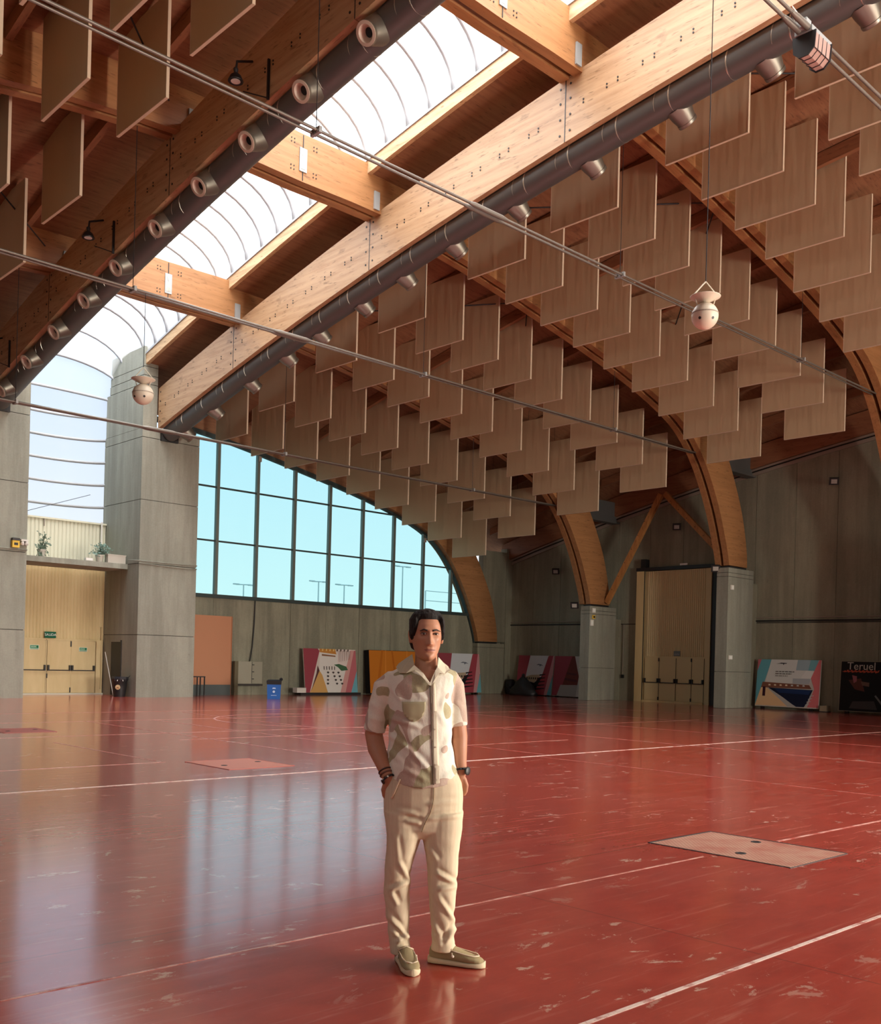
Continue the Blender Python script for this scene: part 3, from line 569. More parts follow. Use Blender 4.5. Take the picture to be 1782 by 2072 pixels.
def text(s, size, loc, xdir, updir, mat, par, name='lettering', ext=.003, align='CENTER', spacing=1.0, shear=0):
    cu = bpy.data.curves.new(name, 'FONT'); cu.body = s; cu.size = size; cu.extrude = ext; cu.align_x = align; cu.align_y = 'CENTER'; cu.space_character = spacing; cu.shear = shear; cu.resolution_u = 3
    o = bpy.data.objects.new(name, cu); COL.objects.link(o)
    dg = bpy.context.evaluated_depsgraph_get(); me = bpy.data.meshes.new_from_object(o.evaluated_get(dg)); bpy.data.objects.remove(o)
    xd = Vector(xdir).normalized(); ud = Vector(updir).normalized(); nd = xd.cross(ud); o0 = ORG.get(par.as_pointer(), Vector())
    mm = Matrix((xd, ud, nd)).transposed().to_4x4(); mm.translation = Vector(loc)-o0; me.transform(mm); me.materials.clear(); me.materials.append(mat)
    ob = bpy.data.objects.new(name, me); COL.objects.link(ob); ob.parent = par; return ob
m_green = flat('exit_green', (.01,.12,.06)); m_wh = flat('sign_white', (.8,.82,.78)); m_green2 = flat('exit_green_light', (.08,.32,.16))
def sign(x0, x1, z0, z1, lab, big):
    t = thing('exit_sign', ((x0+x1)/2,YD-.02,z0), lab, 'sign', 'green exit signs')
    MB().box(x0,x1,YD-.05 if big else YD-.022,YD-.03 if big else YD-.012,z0,z1).build('plate', m_green if big else m_wh, t); y = YD-.051 if big else YD-.023
    if big: text('SALIDA', .125, ((x0+x1)/2,y,(z0+z1)/2), (1,0,0), (0,0,1), m_wh, t)
    else:
        MB().box(x0+.012,x1-.012,y-.003,y,z0+.045,z1-.01).build('print', m_green2, t); MB().box(x0+.012,x1-.012,y-.003,y,z0+.012,z0+.034).build('print', m_green2, t)
        text('SALIDA', .055, ((x0+x1)/2-.03,y-.004,(z0+z1)/2+.016), (1,0,0), (0,0,1), m_wh, t); MB().box(x1-.075,x1-.04,y-.006,y-.003,z0+.052,z1-.018).build('print', m_green, t)
sign(14.1,14.5,1.99,2.21,'dark green SALIDA sign above the cream doors',True); sign(13.6,13.92,1.57,1.73,'small green and white exit plate on the left cream door leaf',False); sign(15.36,15.66,1.54,1.69,'small green and white exit plate on the right cream door leaf',False)
# canopy slab and parapet above the doors
cs = thing('door_canopy', (14.4,34,4.5), 'pale concrete canopy slab spanning between the pillars above the cream doors', 'canopy')
MB().box(12.43,16.27,33.22,34.9,4.48,4.66).build('slab', m_conc, cs)
pp = thing('corrugated_parapet', (14.3,35.05,4.66), 'pale corrugated sheet parapet above the door canopy', 'parapet')
tag(corr(12.43,16.27,4.68,6.16,.14,m_creamp,pp,'sheet',35.05,.014), kind='stuff'); MB().box(12.43,16.27,34.98,35.14,6.16,6.22).build('coping', m_creamp, pp); MB().box(12.43,16.27,35.06,35.12,4.66,6.16).build('backing_sheet', m_creamp, pp)
MB().tube([(16.05,34.9,6.25),(16.05,34.9,5.0)],.03,8).build('downpipe', m_white, pp); MB().tube([(14.0,35.0,5.9),(14.0,35.0,6.2)],.02,6).build('cable', m_eave, pp)
t = thing('cable_tray_box', (14.95,33.4,4.66), 'small white junction box on the canopy edge', 'junction box'); MB().box(14.75,15.0,33.24,33.4,4.665,4.76).build('box', m_white, t); MB().box(14.77,14.98,33.235,33.24,4.68,4.74).build('lid', m_wh, t)
m_leaf = M('trailing_leaf', (.10,.15,.10), .6); m_leaf2 = M('grey_green_leaf', (.16,.26,.21), .6); m_pot = M('planter_box', (.50,.47,.40), .8)
def plant(cx, cy, cz, w, h, droop, n, m, lab, box):
    t = thing('potted_plant', (cx,cy,cz), lab, 'plant', 'plants on the canopy')
    if box: MB().box(*box).build('planter', m_pot, t)
    else: MB().lathe([(.10,0),(.14,.22),(.15,.22),(.15,.26),(.12,.26)], (cx,cy,cz), n=14).build('planter', m_pot, t)
    lf = MB(); st = MB()
    for i in range(n):
        a = random.uniform(0,2*PI); r = random.uniform(.1,1); tip = Vector((cx+math.cos(a)*w*r, cy-abs(math.sin(a))*.28*r, cz+.2+random.uniform(-droop,h)*(1-.3*r)))
        base = Vector((cx+math.cos(a)*.05,cy,cz+.24)); mid = (base+tip)/2+Vector((0,0,.12))
        st.tube([base,mid,tip],.006,4)
        for q in range(7):
            p = base.lerp(mid,q/3) if q < 3 else mid.lerp(tip,(q-2)/4); dv = Vector((random.uniform(-1,1),random.uniform(-1,.3),random.uniform(-.6,.8))).normalized()*random.uniform(.06,.12); sdv = dv.cross(Vector((0,-1,.3))).normalized()*.022
            lf.add([p,p+dv*.5+sdv,p+dv,p+dv*.5-sdv],[(0,1,2,3)])
    tag(lf.build('leaves', m, t), kind='stuff'); tag(st.build('stems', m_leaf, t), kind='stuff')
plant(13.35,33.55,4.66,.34,.75,.42,34,m_leaf,'dark trailing plant at the left end of the door canopy',None); plant(15.35,33.5,4.66,.5,.55,.02,40,m_leaf2,'pale leafy plant near the pillar end of the door canopy',None); 
t = thing('planter_trough', (15.85,33.45,4.66), 'long pale planter trough on the canopy beside the concrete pillar', 'planter'); MB().box(15.55,16.2,33.26,33.42,4.66,4.93).build('trough', m_pot, t); MB().box(15.53,16.22,33.25,33.43,4.93,4.96).build('rim', m_pot, t)
t = thing('alarm_box', (12.0,32.35,4.8), 'yellow alarm box on the left-edge pillar', 'alarm'); MB().box(11.92,12.14,32.26,32.39,4.78,5.0).build('case', m_yellow, t); MB().box(11.97,12.09,32.25,32.26,4.85,4.93).build('symbol', m_black, t); MB().box(11.92,12.14,32.24,32.39,5.0,5.08).build('cap', m_dark, t)
t = thing('emergency_lamp', (12.32,32.35,4.9), 'twin white emergency lamp beside the yellow alarm box', 'lamp'); MB().box(12.2,12.42,32.28,32.39,5.0,5.06).build('bar', m_white, t); 
for xx in (12.25,12.38): MB().lathe([(.03,.0),(.055,-.05),(.06,-.11),(.05,-.12)], (xx,32.30,5.0), (0,-.4,1), 12).build('lamp_head', m_white, t)
# ---------------------------------------------------------------- big sliding door in the right wall
d2 = thing('door_2', (WX,24.3,0), 'tall olive cream sliding door with four exit leaves', 'door', kind='structure'); del d2['category']
DXF = WX-.18
MB().box(DXF,WX-.03,22.72,25.78,.05,5.72).build('door_body', m_olive, d2)
mb = MB(); y = 22.82
for z0, z1 in ((2.0,3.1),(3.12,4.45),(4.47,5.7)):
    mb = MB(); y = 22.8
    while y < 25.7: mb.prism([(DXF,y,z0),(DXF-.025,y+.02,z0),(DXF-.025,y+.06,z0),(DXF,y+.08,z0)],(0,0,z1-z0)); y += .1
    tag(mb.build('corrugated_sheet', m_olive, d2), kind='stuff')
for i, (ya, yb) in enumerate(((25.72,24.98),(24.96,24.13),(24.09,23.36),(23.34,22.76))):
    lf = MB().box(DXF-.03,DXF+.02,yb,ya,.10,1.93).build('door_leaf', m_olive, d2)
    MB().tube([(DXF-.1,yb+.05,.86),(DXF-.1,ya-.05,.86)],.018,8).build('push_bar', m_black, lf)
    for yy in (ya-.04,yb+.04): MB().box(DXF-.11,DXF-.03,yy-.028,yy+.028,.85,1.04).build('latch_case', m_black, lf)
    MB().box(DXF-.036,DXF-.03,yb-.008,yb+.008,.1,1.93).build('edge_seal', m_black, lf)
    if i in (0,2): MB().box(DXF-.07,DXF-.03,yb-.02,yb+.025,1.78,1.93).build('bolt_case', m_black, lf); MB().box(DXF-.07,DXF-.03,yb-.02,yb+.025,.1,.24).build('bolt_case', m_black, lf)
MB().box(DXF-.1,DXF,22.75,25.8,0.0,.08).build('threshold', m_cream, d2)
MB().box(DXF-.12,WX-.02,25.82,26.2,0,5.72).build('jamb', m_cream, d2); MB().box(DXF-.10,DXF-.05,25.80,25.83,0,5.72).build('guide', m_black, d2); MB().box(DXF-.05,WX-.02,22.5,22.72,0,5.72).build('jamb', m_olive, d2); MB().box(DXF,WX,22.28,22.5,0,5.6).build('shadow_gap', m_black, d2)
MB().box(DXF-.1,WX-.02,22.2,26.25,5.74,5.88).build('track', m_dark, d2); MB().box(DXF-.12,WX-.02,25.75,26.0,5.88,6.25).build('track_motor', m_black, d2); MB().box(DXF-.05,DXF,23.7,24.05,5.9,5.98).build('exit_light', m_wh, d2)
t = thing('door_sign', (DXF-.03,24.1,2.03), 'small grey sign above the leaves of the sliding door', 'sign'); MB().box(DXF-.045,DXF-.028,23.93,24.25,2.02,2.24).build('plate', M('grey_sign', (.17,.18,.17), .6), t); text('SALIDA', .075, (DXF-.047,24.09,2.10), (0,-1,0), (0,0,1), M('grey_sign_text',(.5,.5,.46),.6), t)
# small fittings on the piers
def fitting(x, y, z, sx_, sy_, sz_, m, nm, lab, cat):
    t = thing(nm, (x,y,z), lab, cat); MB().box(x-sx_/2,x+sx_/2,y-sy_,y,z,z+sz_).build('case', m, t); MB().box(x-sx_*.35,x+sx_*.35,y-sy_-.006,y-sy_,z+sz_*.2,z+sz_*.8).build('face', m_wh if m is m_white else m_dark, t)
fitting(34.72,27.09,3.25,.2,.06,.26,m_white,'fire_alarm','white alarm panel on the pier left of the sliding door','alarm'); fitting(34.86,27.09,3.56,.16,.05,.16,m_yellow,'call_point','yellow call point above the white alarm panel','call point'); fitting(34.84,27.09,3.82,.22,.06,.2,m_white,'camera_box','white camera box high on the pier left of the sliding door','camera')
fitting(34.84,20.42,4.6,.2,.06,.18,m_white,'pier_camera','white camera box on the pier right of the sliding door','camera'); fitting(34.86,20.42,1.9,.26,.04,.16,m_white,'pier_notice','small white notice on the pier right of the sliding door','notice')
# ---------------------------------------------------------------- things along the gable wall
ob = thing('orange_partition', (20.2,34.0,0), 'tall orange panel with grey base standing behind the concrete pillar', 'panel')
MB().box(18.7,21.0,33.98,34.12,.4,3.06).build('orange_face', flat('orange_panel', (.52,.25,.14)), ob); MB().box(18.7,20.98,33.9,34.12,0,.4).build('base', flat('grey_base', (.10,.12,.115)), ob); MB().box(21.0,21.04,33.97,34.13,0,3.06).build('edge', flat('orange_edge', (.42,.17,.08)), ob)
st = thing('metal_trestle', (19.2,33.2,0), 'black metal trestle frame beside the concrete pillar', 'trestle')
for xx in (18.72,19.12,19.42): MB().box(xx-.018,xx+.018,33.18,33.22,0,.72).build('leg', m_black, st)
MB().box(18.7,19.44,33.17,33.23,.70,.74).build('top_rail', m_black, st)
for yy, xx in ((33.5,18.74),(33.5,19.42)): MB().box(xx-.018,xx+.018,yy-.02,yy+.02,0,.72).build('leg', m_black, st); MB().box(xx-.018,xx+.018,33.2,yy,.70,.735).build('side_rail', m_black, st)
cb = thing('wall_cabinet', (21.75,34.1,.4), 'grey-green electric cabinet on the gable wall below the black cable', 'cabinet')
MB().box(21.35,21.98,33.98,34.19,.44,1.32).build('body', M('cabinet_paint', (.34,.33,.25), .6), cb); MB().box(21.99,22.5,34.02,34.19,.44,1.32).build('door', M('cabinet_paint2', (.31,.30,.225), .6), cb); MB().box(21.98,21.995,33.97,34.0,.46,1.3).build('door_gap', m_dark, cb); MB().box(21.3,22.5,33.96,34.19,.36,.43).build('plinth', m_gap, cb)
for zz in (.62,.9,1.18): MB().box(21.99,22.08,33.95,34.0,zz,zz+.03).build('hinge', m_dark, cb)
MB().box(21.12,21.28,33.85,34.0,0,1.33).build('upright_post', M('olive_post',(.13,.11,.06),.7)); tag(bpy.data.objects['upright_post'],'dark olive post standing by the electric cabinet','post')
MB().tube([(22.18,34.17,3.75),(22.15,34.15,2.8),(22.08,34.14,1.9),(21.98,34.13,1.33)],.022,6).build('black_cable', m_black); tag(bpy.data.objects['black_cable'],'black cable running down the gable wall to the electric cabinet','cable')
# blue recycling bin
bb = thing('recycling_bin', (20.8,30.65,0), 'blue recycling bin with black liner bag in front of the gable wall', 'bin')
m_blue = M('blue_bin', (.02,.12,.42), .4)
def rot(p, c, a): x, y = p[0]-c[0], p[1]-c[1]; return (c[0]+x*math.cos(a)-y*math.sin(a), c[1]+x*math.sin(a)+y*math.cos(a))
def sq(cx, cy, w, d_, z, a, inset=0): return [Vector((*rot((cx+sx_*w/2,cy+sy_*d_/2),(cx,cy),a),z)) for sx_, sy_ in ((-1,-1),(1,-1),(1,1),(-1,1))]
A_ = -.62
MB().loft([sq(20.8,30.65,.46,.40,.0,A_),sq(20.8,30.65,.50,.43,.56,A_)]).build('body', m_blue, bb); MB().loft([sq(20.8,30.65,.515,.445,.53,A_),sq(20.8,30.65,.52,.45,.56,A_),sq(20.8,30.65,.54,.47,.66,A_),sq(20.83,30.65,.48,.40,.70,A_)]).build('liner_bag', m_black, bb)
kn_ = MB().lathe([(.05,0),(.07,.05),(.03,.1)], (20.98,30.5,.68), (.3,-.2,1), 8).build('bag_knot', m_black, bb)
nf = Vector((*rot((0,-1),(0,0),A_),0)); sd_ = Vector((*rot((1,0),(0,0),A_),0)); c_ = Vector((20.8,30.65,0))
m_pale = flat('pale_print', (.55,.68,.85))
MB().lathe([(0,.0),(.045,.0),(.045,.004),(0,.004)], c_+nf*.222+Vector((0,0,.27)), nf, 14).build('emblem', m_pale, bb); q = [c_+nf*.226+sd_*a+Vector((0,0,b_)) for a,b_ in ((-.06,.37),(.07,.37),(.05,.42),(-.04,.42))]; MB().prism(q, nf*.003).build('emblem', m_pale, bb); q = [c_+nf*.22+sd_*a+Vector((0,0,b_)) for a,b_ in ((-.1,.13),(.1,.13),(.1,.145),(-.1,.145))]; MB().prism(q, nf*.003).build('print', m_pale, bb)
# black round bin by the pillar niche
kb = thing('round_bin', (15.97,33.02,0), 'round black bin with a pale badge beside the concrete pillar', 'bin')
MB().lathe([(.2,0),(.24,.3),(.265,.58),(.285,.60),(.285,.64),(.25,.64)], (15.97,33.0,0), n=20).build('body', m_black, kb, 40); MB().lathe([(.27,.55),(.295,.62),(.28,.70),(.2,.68)], (15.97,33.0,0), n=9).build('liner_bag', M('bin_liner', (.02,.02,.025), .3), kb)
nb = Vector((-.62,-.78,0)); MB().lathe([(0,0),(.085,0),(.085,.012),(0,.012)], Vector((15.97,33.0,.34))+nb*.243, nb, 18).build('badge', flat('badge_cream',(.62,.45,.25)), kb)
for q in range(3): p = Vector((15.97,33.0,.34))+nb*.258+Vector((.78,-.62,0))*(-.03+.03*q)+Vector((0,0,-.03+.02*(q%2))); MB().lathe([(0,0),(.018,0),(.018,.004),(0,.004)], p, nb, 8).build('badge_print', flat('badge_red%d'%q,(.25,.06,.03)), kb)
for q in range(5): a = -2.6+q*.32; MB().tube([(15.97+.26*math.cos(a),33.0+.26*math.sin(a),.62),(15.97+.3*math.cos(a),33+.3*math.sin(a),.55)],.012,5).build('liner_fold', m_white if q in (1,3) else m_dark, kb)
MB().tube([(16.15,32.85,.62),(16.24,32.75,.75)],.012,5).build('stick', m_dark, kb)
# ---------------------------------------------------------------- printed boards leaning on the walls
def board(nm, lab, origin, xdir, w, h, lean, frame, shapes, base=(.5,.5,.5), thick=.06, texts=()):
    o = Vector(origin); xd = Vector(xdir).normalized(); nrm = xd.cross(Vector((0,0,1))).normalized()   # facing the hall
    ud = (Vector((0,0,1))*math.cos(lean)-nrm*math.sin(lean)).normalized(); nn = xd.cross(ud).normalized()
    t = thing(nm, tuple(o), lab, 'poster', 'printed boards along the walls'); P3 = lambda u, v, d=0: o+xd*(u*w)+ud*(v*h)+nn*d
    MB().prism([P3(0,0),P3(1,0),P3(1,1),P3(0,1)], -nn*thick).build('board', frame, t)
    MB().prism([P3(.006,.008,.001),P3(.994,.008,.001),P3(.994,.992,.001),P3(.006,.992,.001)], nn*.002).build('print_ground', flat(nm+'_ground', base), t)
    for u in ((.12,.88) if o.z < .095 or xd.y else ()): MB().box(*(lambda p: (p.x-.06,p.x+.06,p.y-.06,p.y+.06,0,max(.02,o.z)))(P3(u,0)-nrm*(-.0)+nn*(-.03))).build('foot', m_blkedge, t)
    mats = {}
    for i, (col, poly) in enumerate(shapes):
        if col not in mats: mats[col] = flat(nm+'_ink_%d'%len(mats), col)
        MB().prism([P3(u,v,.0035+i*.0006) for u,v in poly], nn*.0004).build('print', mats[col], t)
    for (s_, size, u, v, col, sh) in texts: text(s_, size, P3(u,v,.03), xd, ud, flat(nm+'_text', col), t, shear=sh, ext=.001)
    return t
DR=(.30,.055,.075); PK=(.48,.14,.16); RO=(.62,.33,.31); TEAL=(.12,.36,.42); TEAL2=(.15,.40,.48); SKY=(.55,.60,.64); TAN=(.62,.42,.24); NAVY=(.008,.012,.035); BLK=(.01,.01,.012); WH=(.72,.70,.66); BRN=(.20,.08,.05)
m_whedge = flat('board_edge_white', (.6,.56,.5)); m_blkedge = flat('board_edge_black', (.015,.012,.012))
hall = [(DR,[(0,0),(.08,0),(.3,.95),(.27,1),(0,1)]),((.62,.36,.12),[(.08,0),(.42,0),(.33,.4),(.28,.5)]),(WH,[(.28,.5),(.33,.4),(.42,0),(.72,0),(.8,.45),(.62,.95),(.3,.95)]),((.55,.24,.05),[(.3,1),(.3,.92),(.62,.88),(.6,1)]),((.25,.12,.06),[(.34,.88),(.6,.85),(.6,.82),(.34,.84)]),((.75,.66,.62),[(.62,.62),(.8,.62),(.93,1),(.66,1)]),(RO,[(.66,0),(.78,0),(.99,.98),(.9,.98),(.78,.5)]),(PK,[(.76,0),(.87,0),(1,.5),(1,.98),(.97,.98)]),(TEAL2,[(.87,0),(1,0),(1,.5)]),((.06,.14,.07),[(.56,.64),(.66,.66),(.8,.6),(.83,.52),(.7,.5),(.64,.58)]),((.10,.04,.04),[(.1,.02),(.28,.5),(.25,.62),(.22,.44)])]
for r in range(4):
    for q in range(3): u = .44+q*.10+(.02*r if q else -.005*r); v = .46-r*.085; hall.append(((.06,.05,.05),[(u-.025,v),(u,v-.03),(u+.025,v),(u+.012,v+.02),(u-.012,v+.02)]))
for q in range(5): u = .36+q*.05; hall.append(((.08,.07,.06),[(u,.52),(u+.014,.52),(u+.014,.6),(u,.6)]))
for q in range(7): u = .66+q*.035; hall.append(((.30,.20,.18),[(u,.7+.01*q),(u+.006,.7+.01*q),(u+.02,.97),(u+.01,.97)]))
for q in range(8): u = .34+q*.07; hall.append(((.75,.55,.2) if q < 4 else (.1,.07,.06),[(u,.95),(u+.025,.95),(u+.03,1),(u+.008,1)]))
board('poster_board','pink board printed with a white banquet hall, beside the blue bin',(24.36,33.62,.1),(1,0,0),2.74,1.84,.13,m_whedge,hall,(.66,.6,.54))
MB().box(24.05,27.2,33.52,33.95,0,.095).build('board_plinth', m_black); tag(bpy.data.objects['board_plinth'],'low black plinth under the banquet hall board','plinth'); MB().box(23.85,24.3,33.5,33.8,.1,.3).build('white_block', m_white); tag(bpy.data.objects['white_block'],'small white block at the left end of the board plinth','block')
OR = (.52,.17,.015); folds = [((.44,.13,.01),[(.12,.0),(.18,0),(.3,1),(.26,1)]),((.60,.22,.03),[(.3,0),(.34,0),(.36,1),(.345,1)]),((.42,.12,.01),[(.55,0),(.6,0),(.5,1),(.47,1)]),((.60,.22,.03),[(.75,0),(.78,0),(.82,1),(.8,1)])]
board('orange_banner','black framed orange fabric banner behind the man',(27.8,33.62,.06),(1,0,0),2.75,1.9,.10,m_blkedge,folds,OR,.3)
build = [(DR,[(0,0),(.2,0),(.33,1),(0,1)]),((.58,.62,.66),[(.22,.3),(.62,.3),(.72,.55),(.84,1),(.33,1)]),((.28,.07,.06),[(.24,.36),(.66,.36),(.66,.46),(.24,.46)]),((.45,.36,.25),[(.14,.42),(.5,.3),(.68,.52),(.4,.50)]),(BLK,[(.06,0),(.5,0),(.72,.5),(.5,.3),(.12,.4)]),((.32,.05,.07),[(.5,0),(.8,0),(.98,1),(.86,1),(.70,.45)]),((.5,.25,.26),[(.8,0),(.9,0),(1,.55),(1,1),(.97,1)]),(TEAL,[(.88,0),(1,0),(1,.5)]),((.14,.16,.2),[(.52,.76),(.58,.79),(.66,.78),(.72,.74),(.66,.75),(.62,.72),(.61,.76)])]
for q in range(5): build.append((BLK,[(.52+.03*q,.12+.09*q),(.8,.16+.09*q),(.8,.18+.09*q),(.52+.03*q,.16+.09*q)]))
for q in range(6): u = .28+q*.06; build.append(((.03,.02,.02),[(u,.39),(u+.03,.39),(u+.03,.44),(u,.44)]))
board('poster_board','board printed with a white building and red bands, beside the end arch foot',(32.0,33.62,.08),(1,0,0),2.72,1.86,.12,m_whedge,build,(.3,.08,.08))
board('poster_board','dim red and grey board behind a black sack on the right wall',(36.72,33.2,.04),(0,-1,0),2.26,1.9,.1,m_whedge,build,(.3,.08,.08))
aisle = [(DR,[(0,0),(.3,.1),(.5,1),(0,1)]),((.35,.33,.30),[(.12,0),(1,0),(1,.3),(.2,.28)]),((.16,.04,.03),[(.25,.28),(1,.3),(1,1),(.45,1)]),((.55,.53,.48),[(.62,0),(.74,0),(.72,.5),(.88,1),(.52,1),(.66,.5)]),((.10,.03,.03),[(.3,.4),(.62,.36),(.62,.42),(.3,.46)]),((.10,.03,.03),[(.34,.55),(.6,.52),(.6,.57),(.34,.6)]),((.10,.03,.03),[(.78,.4),(1,.44),(1,.5),(.78,.46)]),((.6,.56,.5),[(.84,.7),(.88,.7),(.96,1),(.92,1)])]
board('poster_board','dim red board with a pale aisle, just left of the middle pier',(36.70,30.86,.04),(0,-1,0),2.3,1.9,.1,m_whedge,aisle,(.16,.05,.05))
expo = [(PK,[(0,.62),(.06,.86),(.08,1),(0,1)]),(TEAL,[(0,.02),(.03,.02),(.225,1),(.06,1),(0,.75)]),((.60,.62,.60),[(.14,.5),(.84,.5),(.96,1),(.22,1)]),((.30,.40,.45),[(.64,1),(.92,1),(.9,.78),(.62,.78)]),((.16,.36,.40),[(.84,1),(.96,1),(.93,.78),(.81,.78)]),((.66,.67,.65),[(.78,.78),(.91,.76),(.87,.62),(.7,.62)]),((.40,.43,.46),[(.58,.61),(.86,.61),(.84,.5),(.58,.5)]),(BRN,[(.10,.52),(.84,.48),(.88,.40),(.08,.40)]),(NAVY,[(.2,.4),(.9,.38),(.82,.1),(.78,.02),(.65,.02),(.45,.2)]),((.012,.03,.10),[(.3,.39),(.88,.37),(.84,.28),(.38,.3)]),((.72,.49,.27),[(.0,.02),(.52,.02),(.18,.40),(.08,.40)]),((.42,.42,.40),[(.52,.02),(.66,.02),(.38,.24),(.2,.4),(.18,.4)]),((.04,.01,.02),[(.11,.22),(.155,.22),(.155,.42),(.11,.42)]),((.62,.16,.17),[(.83,.02),(1,.02),(1,1),(.97,1),(.86,.62),(.92,.4)]),((.05,.05,.06),[(.30,.905),(.38,.935),(.47,.93),(.47,.915),(.43,.91),(.42,.88),(.41,.91),(.36,.915)])]
for q in range(7): u = .2+q*.09; expo.append(((.75,.62,.45) if q < 4 else (.5,.52,.5),[(u,.445),(u+.035,.445),(u+.03,.475),(u,.475)]))
for q in range(4): expo.append(((.5,.5,.5),[(.8+.02*q,.06+.06*q),(.86+.02*q,.08+.06*q),(.86+.02*q,.095+.06*q),(.8+.02*q,.075+.06*q)]))
for v, u1, c in ((.745,.60,(.12,.11,.1)),(.70,.555,(.12,.11,.1)),(.655,.50,(.25,.24,.22))):
    u = .30
    while u < u1: w_ = random.uniform(.02,.06); expo.append((c,[(u,v-.009),(min(u+w_,u1),v-.009),(min(u+w_,u1),v+.009),(u,v+.009)])); u += w_+.012
board('poster_board','pale blue and pink board showing a building by dark water, right wall',(36.62,20.28,.10),(0,-1,0),2.62,1.86,.09,m_whedge,expo,(.5,.48,.44))
ter = [((.10,.10,.01),[(.6,1),(1,1),(1,.72),(.85,.78),(.75,.9)]),((.22,.22,.03),[(.72,1),(.95,1),(.98,.84),(.85,.86)]),((.11,.04,.03),[(.12,.62),(.3,.66),(.36,.4),(.22,.44)]),((.34,.12,.14),[(.17,.72),(.24,.70),(.24,.6),(.2,.56)]),((.16,.09,.07),[(.3,.6),(.42,.58),(.42,.5),(.32,.52)]),((.30,.30,.29),[(.66,.6),(.78,.68),(.9,.63),(.8,.61),(.74,.6)]),((.20,.20,.19),[(.5,.32),(.52,.34),(.72,.02),(.68,.02)]),((.24,.24,.23),[(.6,.5),(.98,.3),(.98,.32),(.6,.52)]),((.2,.2,.19),[(.68,.3),(.98,.06),(.98,.08),(.69,.32)]),((.55,.53,.5),[(.84,.02),(.95,.02),(.96,.1),(.93,.14),(.93,.24),(.89,.24),(.88,.15)]),((.06,.05,.05),[(.2,.2),(.5,.22),(.55,.05),(.15,.06)])]
for q in range(9): u = .055+q*.055; ter.append(((.58,.10,.05),[(u,.775-.004*(q%3)),(u+.045,.785+.006*(q%2)),(u+.062,.83),(u+.04,.822),(u+.03,.79),(u+.012,.815),(u-.005,.80)]))
ter.append(((.50,.09,.05),[(.03,.782),(.54,.80),(.54,.808),(.03,.795)]))
board('poster_board','black tourism poster headed Teruel at the right edge of the picture',(36.62,16.88,.08),(0,-1,0),2.62,1.87,.08,flat('teruel_edge',(.45,.38,.28)),ter,(.012,.010,.010),.06,[('Teruel',.40,.30,.895,(.55,.53,.46),0)])
t = thing('foam_block', (36.6,17.35,0), 'small pale block on the floor between the two right-hand posters', 'block'); MB().box(36.5,36.8,17.28,17.55,0.0,.24).build('block', flat('pale_block',(.26,.21,.14)), t); MB().box(36.48,36.82,17.26,17.57,0,.03).build('foot', m_dark, t)
# black sack in front of the dim board
sk_ = thing('black_sack', (36.1,32.3,0), 'slumped black sack in front of the dim red board', 'sack'); mb = MB(); rings = []
for q in range(9):
    tt = q/8; r = (.62*(1-tt**1.6)+.06); rings.append([Vector((36.25+.55*r*math.cos(a)*(1+.12*math.sin(3*a+q)),32.3+r*math.sin(a)*(1+.1*math.sin(5*a+2*q))*1.25,tt*.92+.001)) for a in [2*PI*w_/22 for w_ in range(22)]])
mb.loft(rings); mb.build('sack_body', m_black, sk_, True); MB().lathe([(.05,0),(.09,.04),(.05,.12)], (36.25,32.3,.92), n=8).build('sack_neck', m_black, sk_)
t = thing('dark_crate', (36.3,33.75,0), 'dark drum standing in the corner beside the end pier', 'drum'); MB().lathe([(.2,0),(.24,.1),(.25,.35),(.24,.6),(.18,.72),(.05,.74)], (36.75,33.6,0), n=14).build('drum', m_dark, t, 40); MB().lathe([(.252,.3),(.265,.32),(.265,.36),(.252,.38)], (36.75,33.6,0), n=14).build('hoop', m_black, t)
# wall drop pipe and box
t = thing('wall_cable', (37,26.9,1.5), 'thin cable with a switch box on the wall left of the sliding door', 'cable'); MB().tube([(36.97,27.0,3.4),(36.97,27.0,1.15)],.015,6).build('cable', m_eave, t); MB().box(36.93,36.99,26.93,27.07,1.0,1.15).build('switch_box', m_dark, t)
# ---------------------------------------------------------------- outside: ground, lamp posts
gr = MB().box(-150,260,36.6,330,-.4,-.1).build('ground', flat('dry_ground',(.30,.25,.18))); tag(gr, kind='structure')
m_post = M('pale_post', (.55,.62,.62), .5)
for (x,y,h,w) in ((51.8,70,8.1,'seen low in the third pane column'),(54.6,70,8.0,'second from the left outside the window'),(61.4,70,10.2,'tallest outside the gable window'),(44.3,70,7.3,'leftmost outside the gable window')):
    t = thing('lamp_post', (x,y,0), 'faint pale street lamp post, '+w, 'lamp post', 'street lamps outside'); MB().tube([(x,y,-.1),(x,y,h)],[.09,.05],8).build('pole', m_post, t); MB().tube([(x-.7,y,h),(x+.7,y,h+.05)],.05,6).build('arm', m_post, t)
    for sd in (-1,1): MB().box(x+sd*.7-.25,x+sd*.7+.25,y-.1,y+.1,h-.02,h+.08).build('lamp_head', m_post, t)
t = thing('court_fence', (66,66,0), 'faint tall ball-court fence outside the right end of the window', 'fence')
for x in (62.5,65.5,68.5,71.5): MB().tube([(x,68,-.1),(x,68,8.0)],.06,6).build('post', m_post, t)
for z in (7.1,8.0): MB().tube([(62.5,68,z),(71.5,68,z)],.035,6).build('rail', m_post, t)
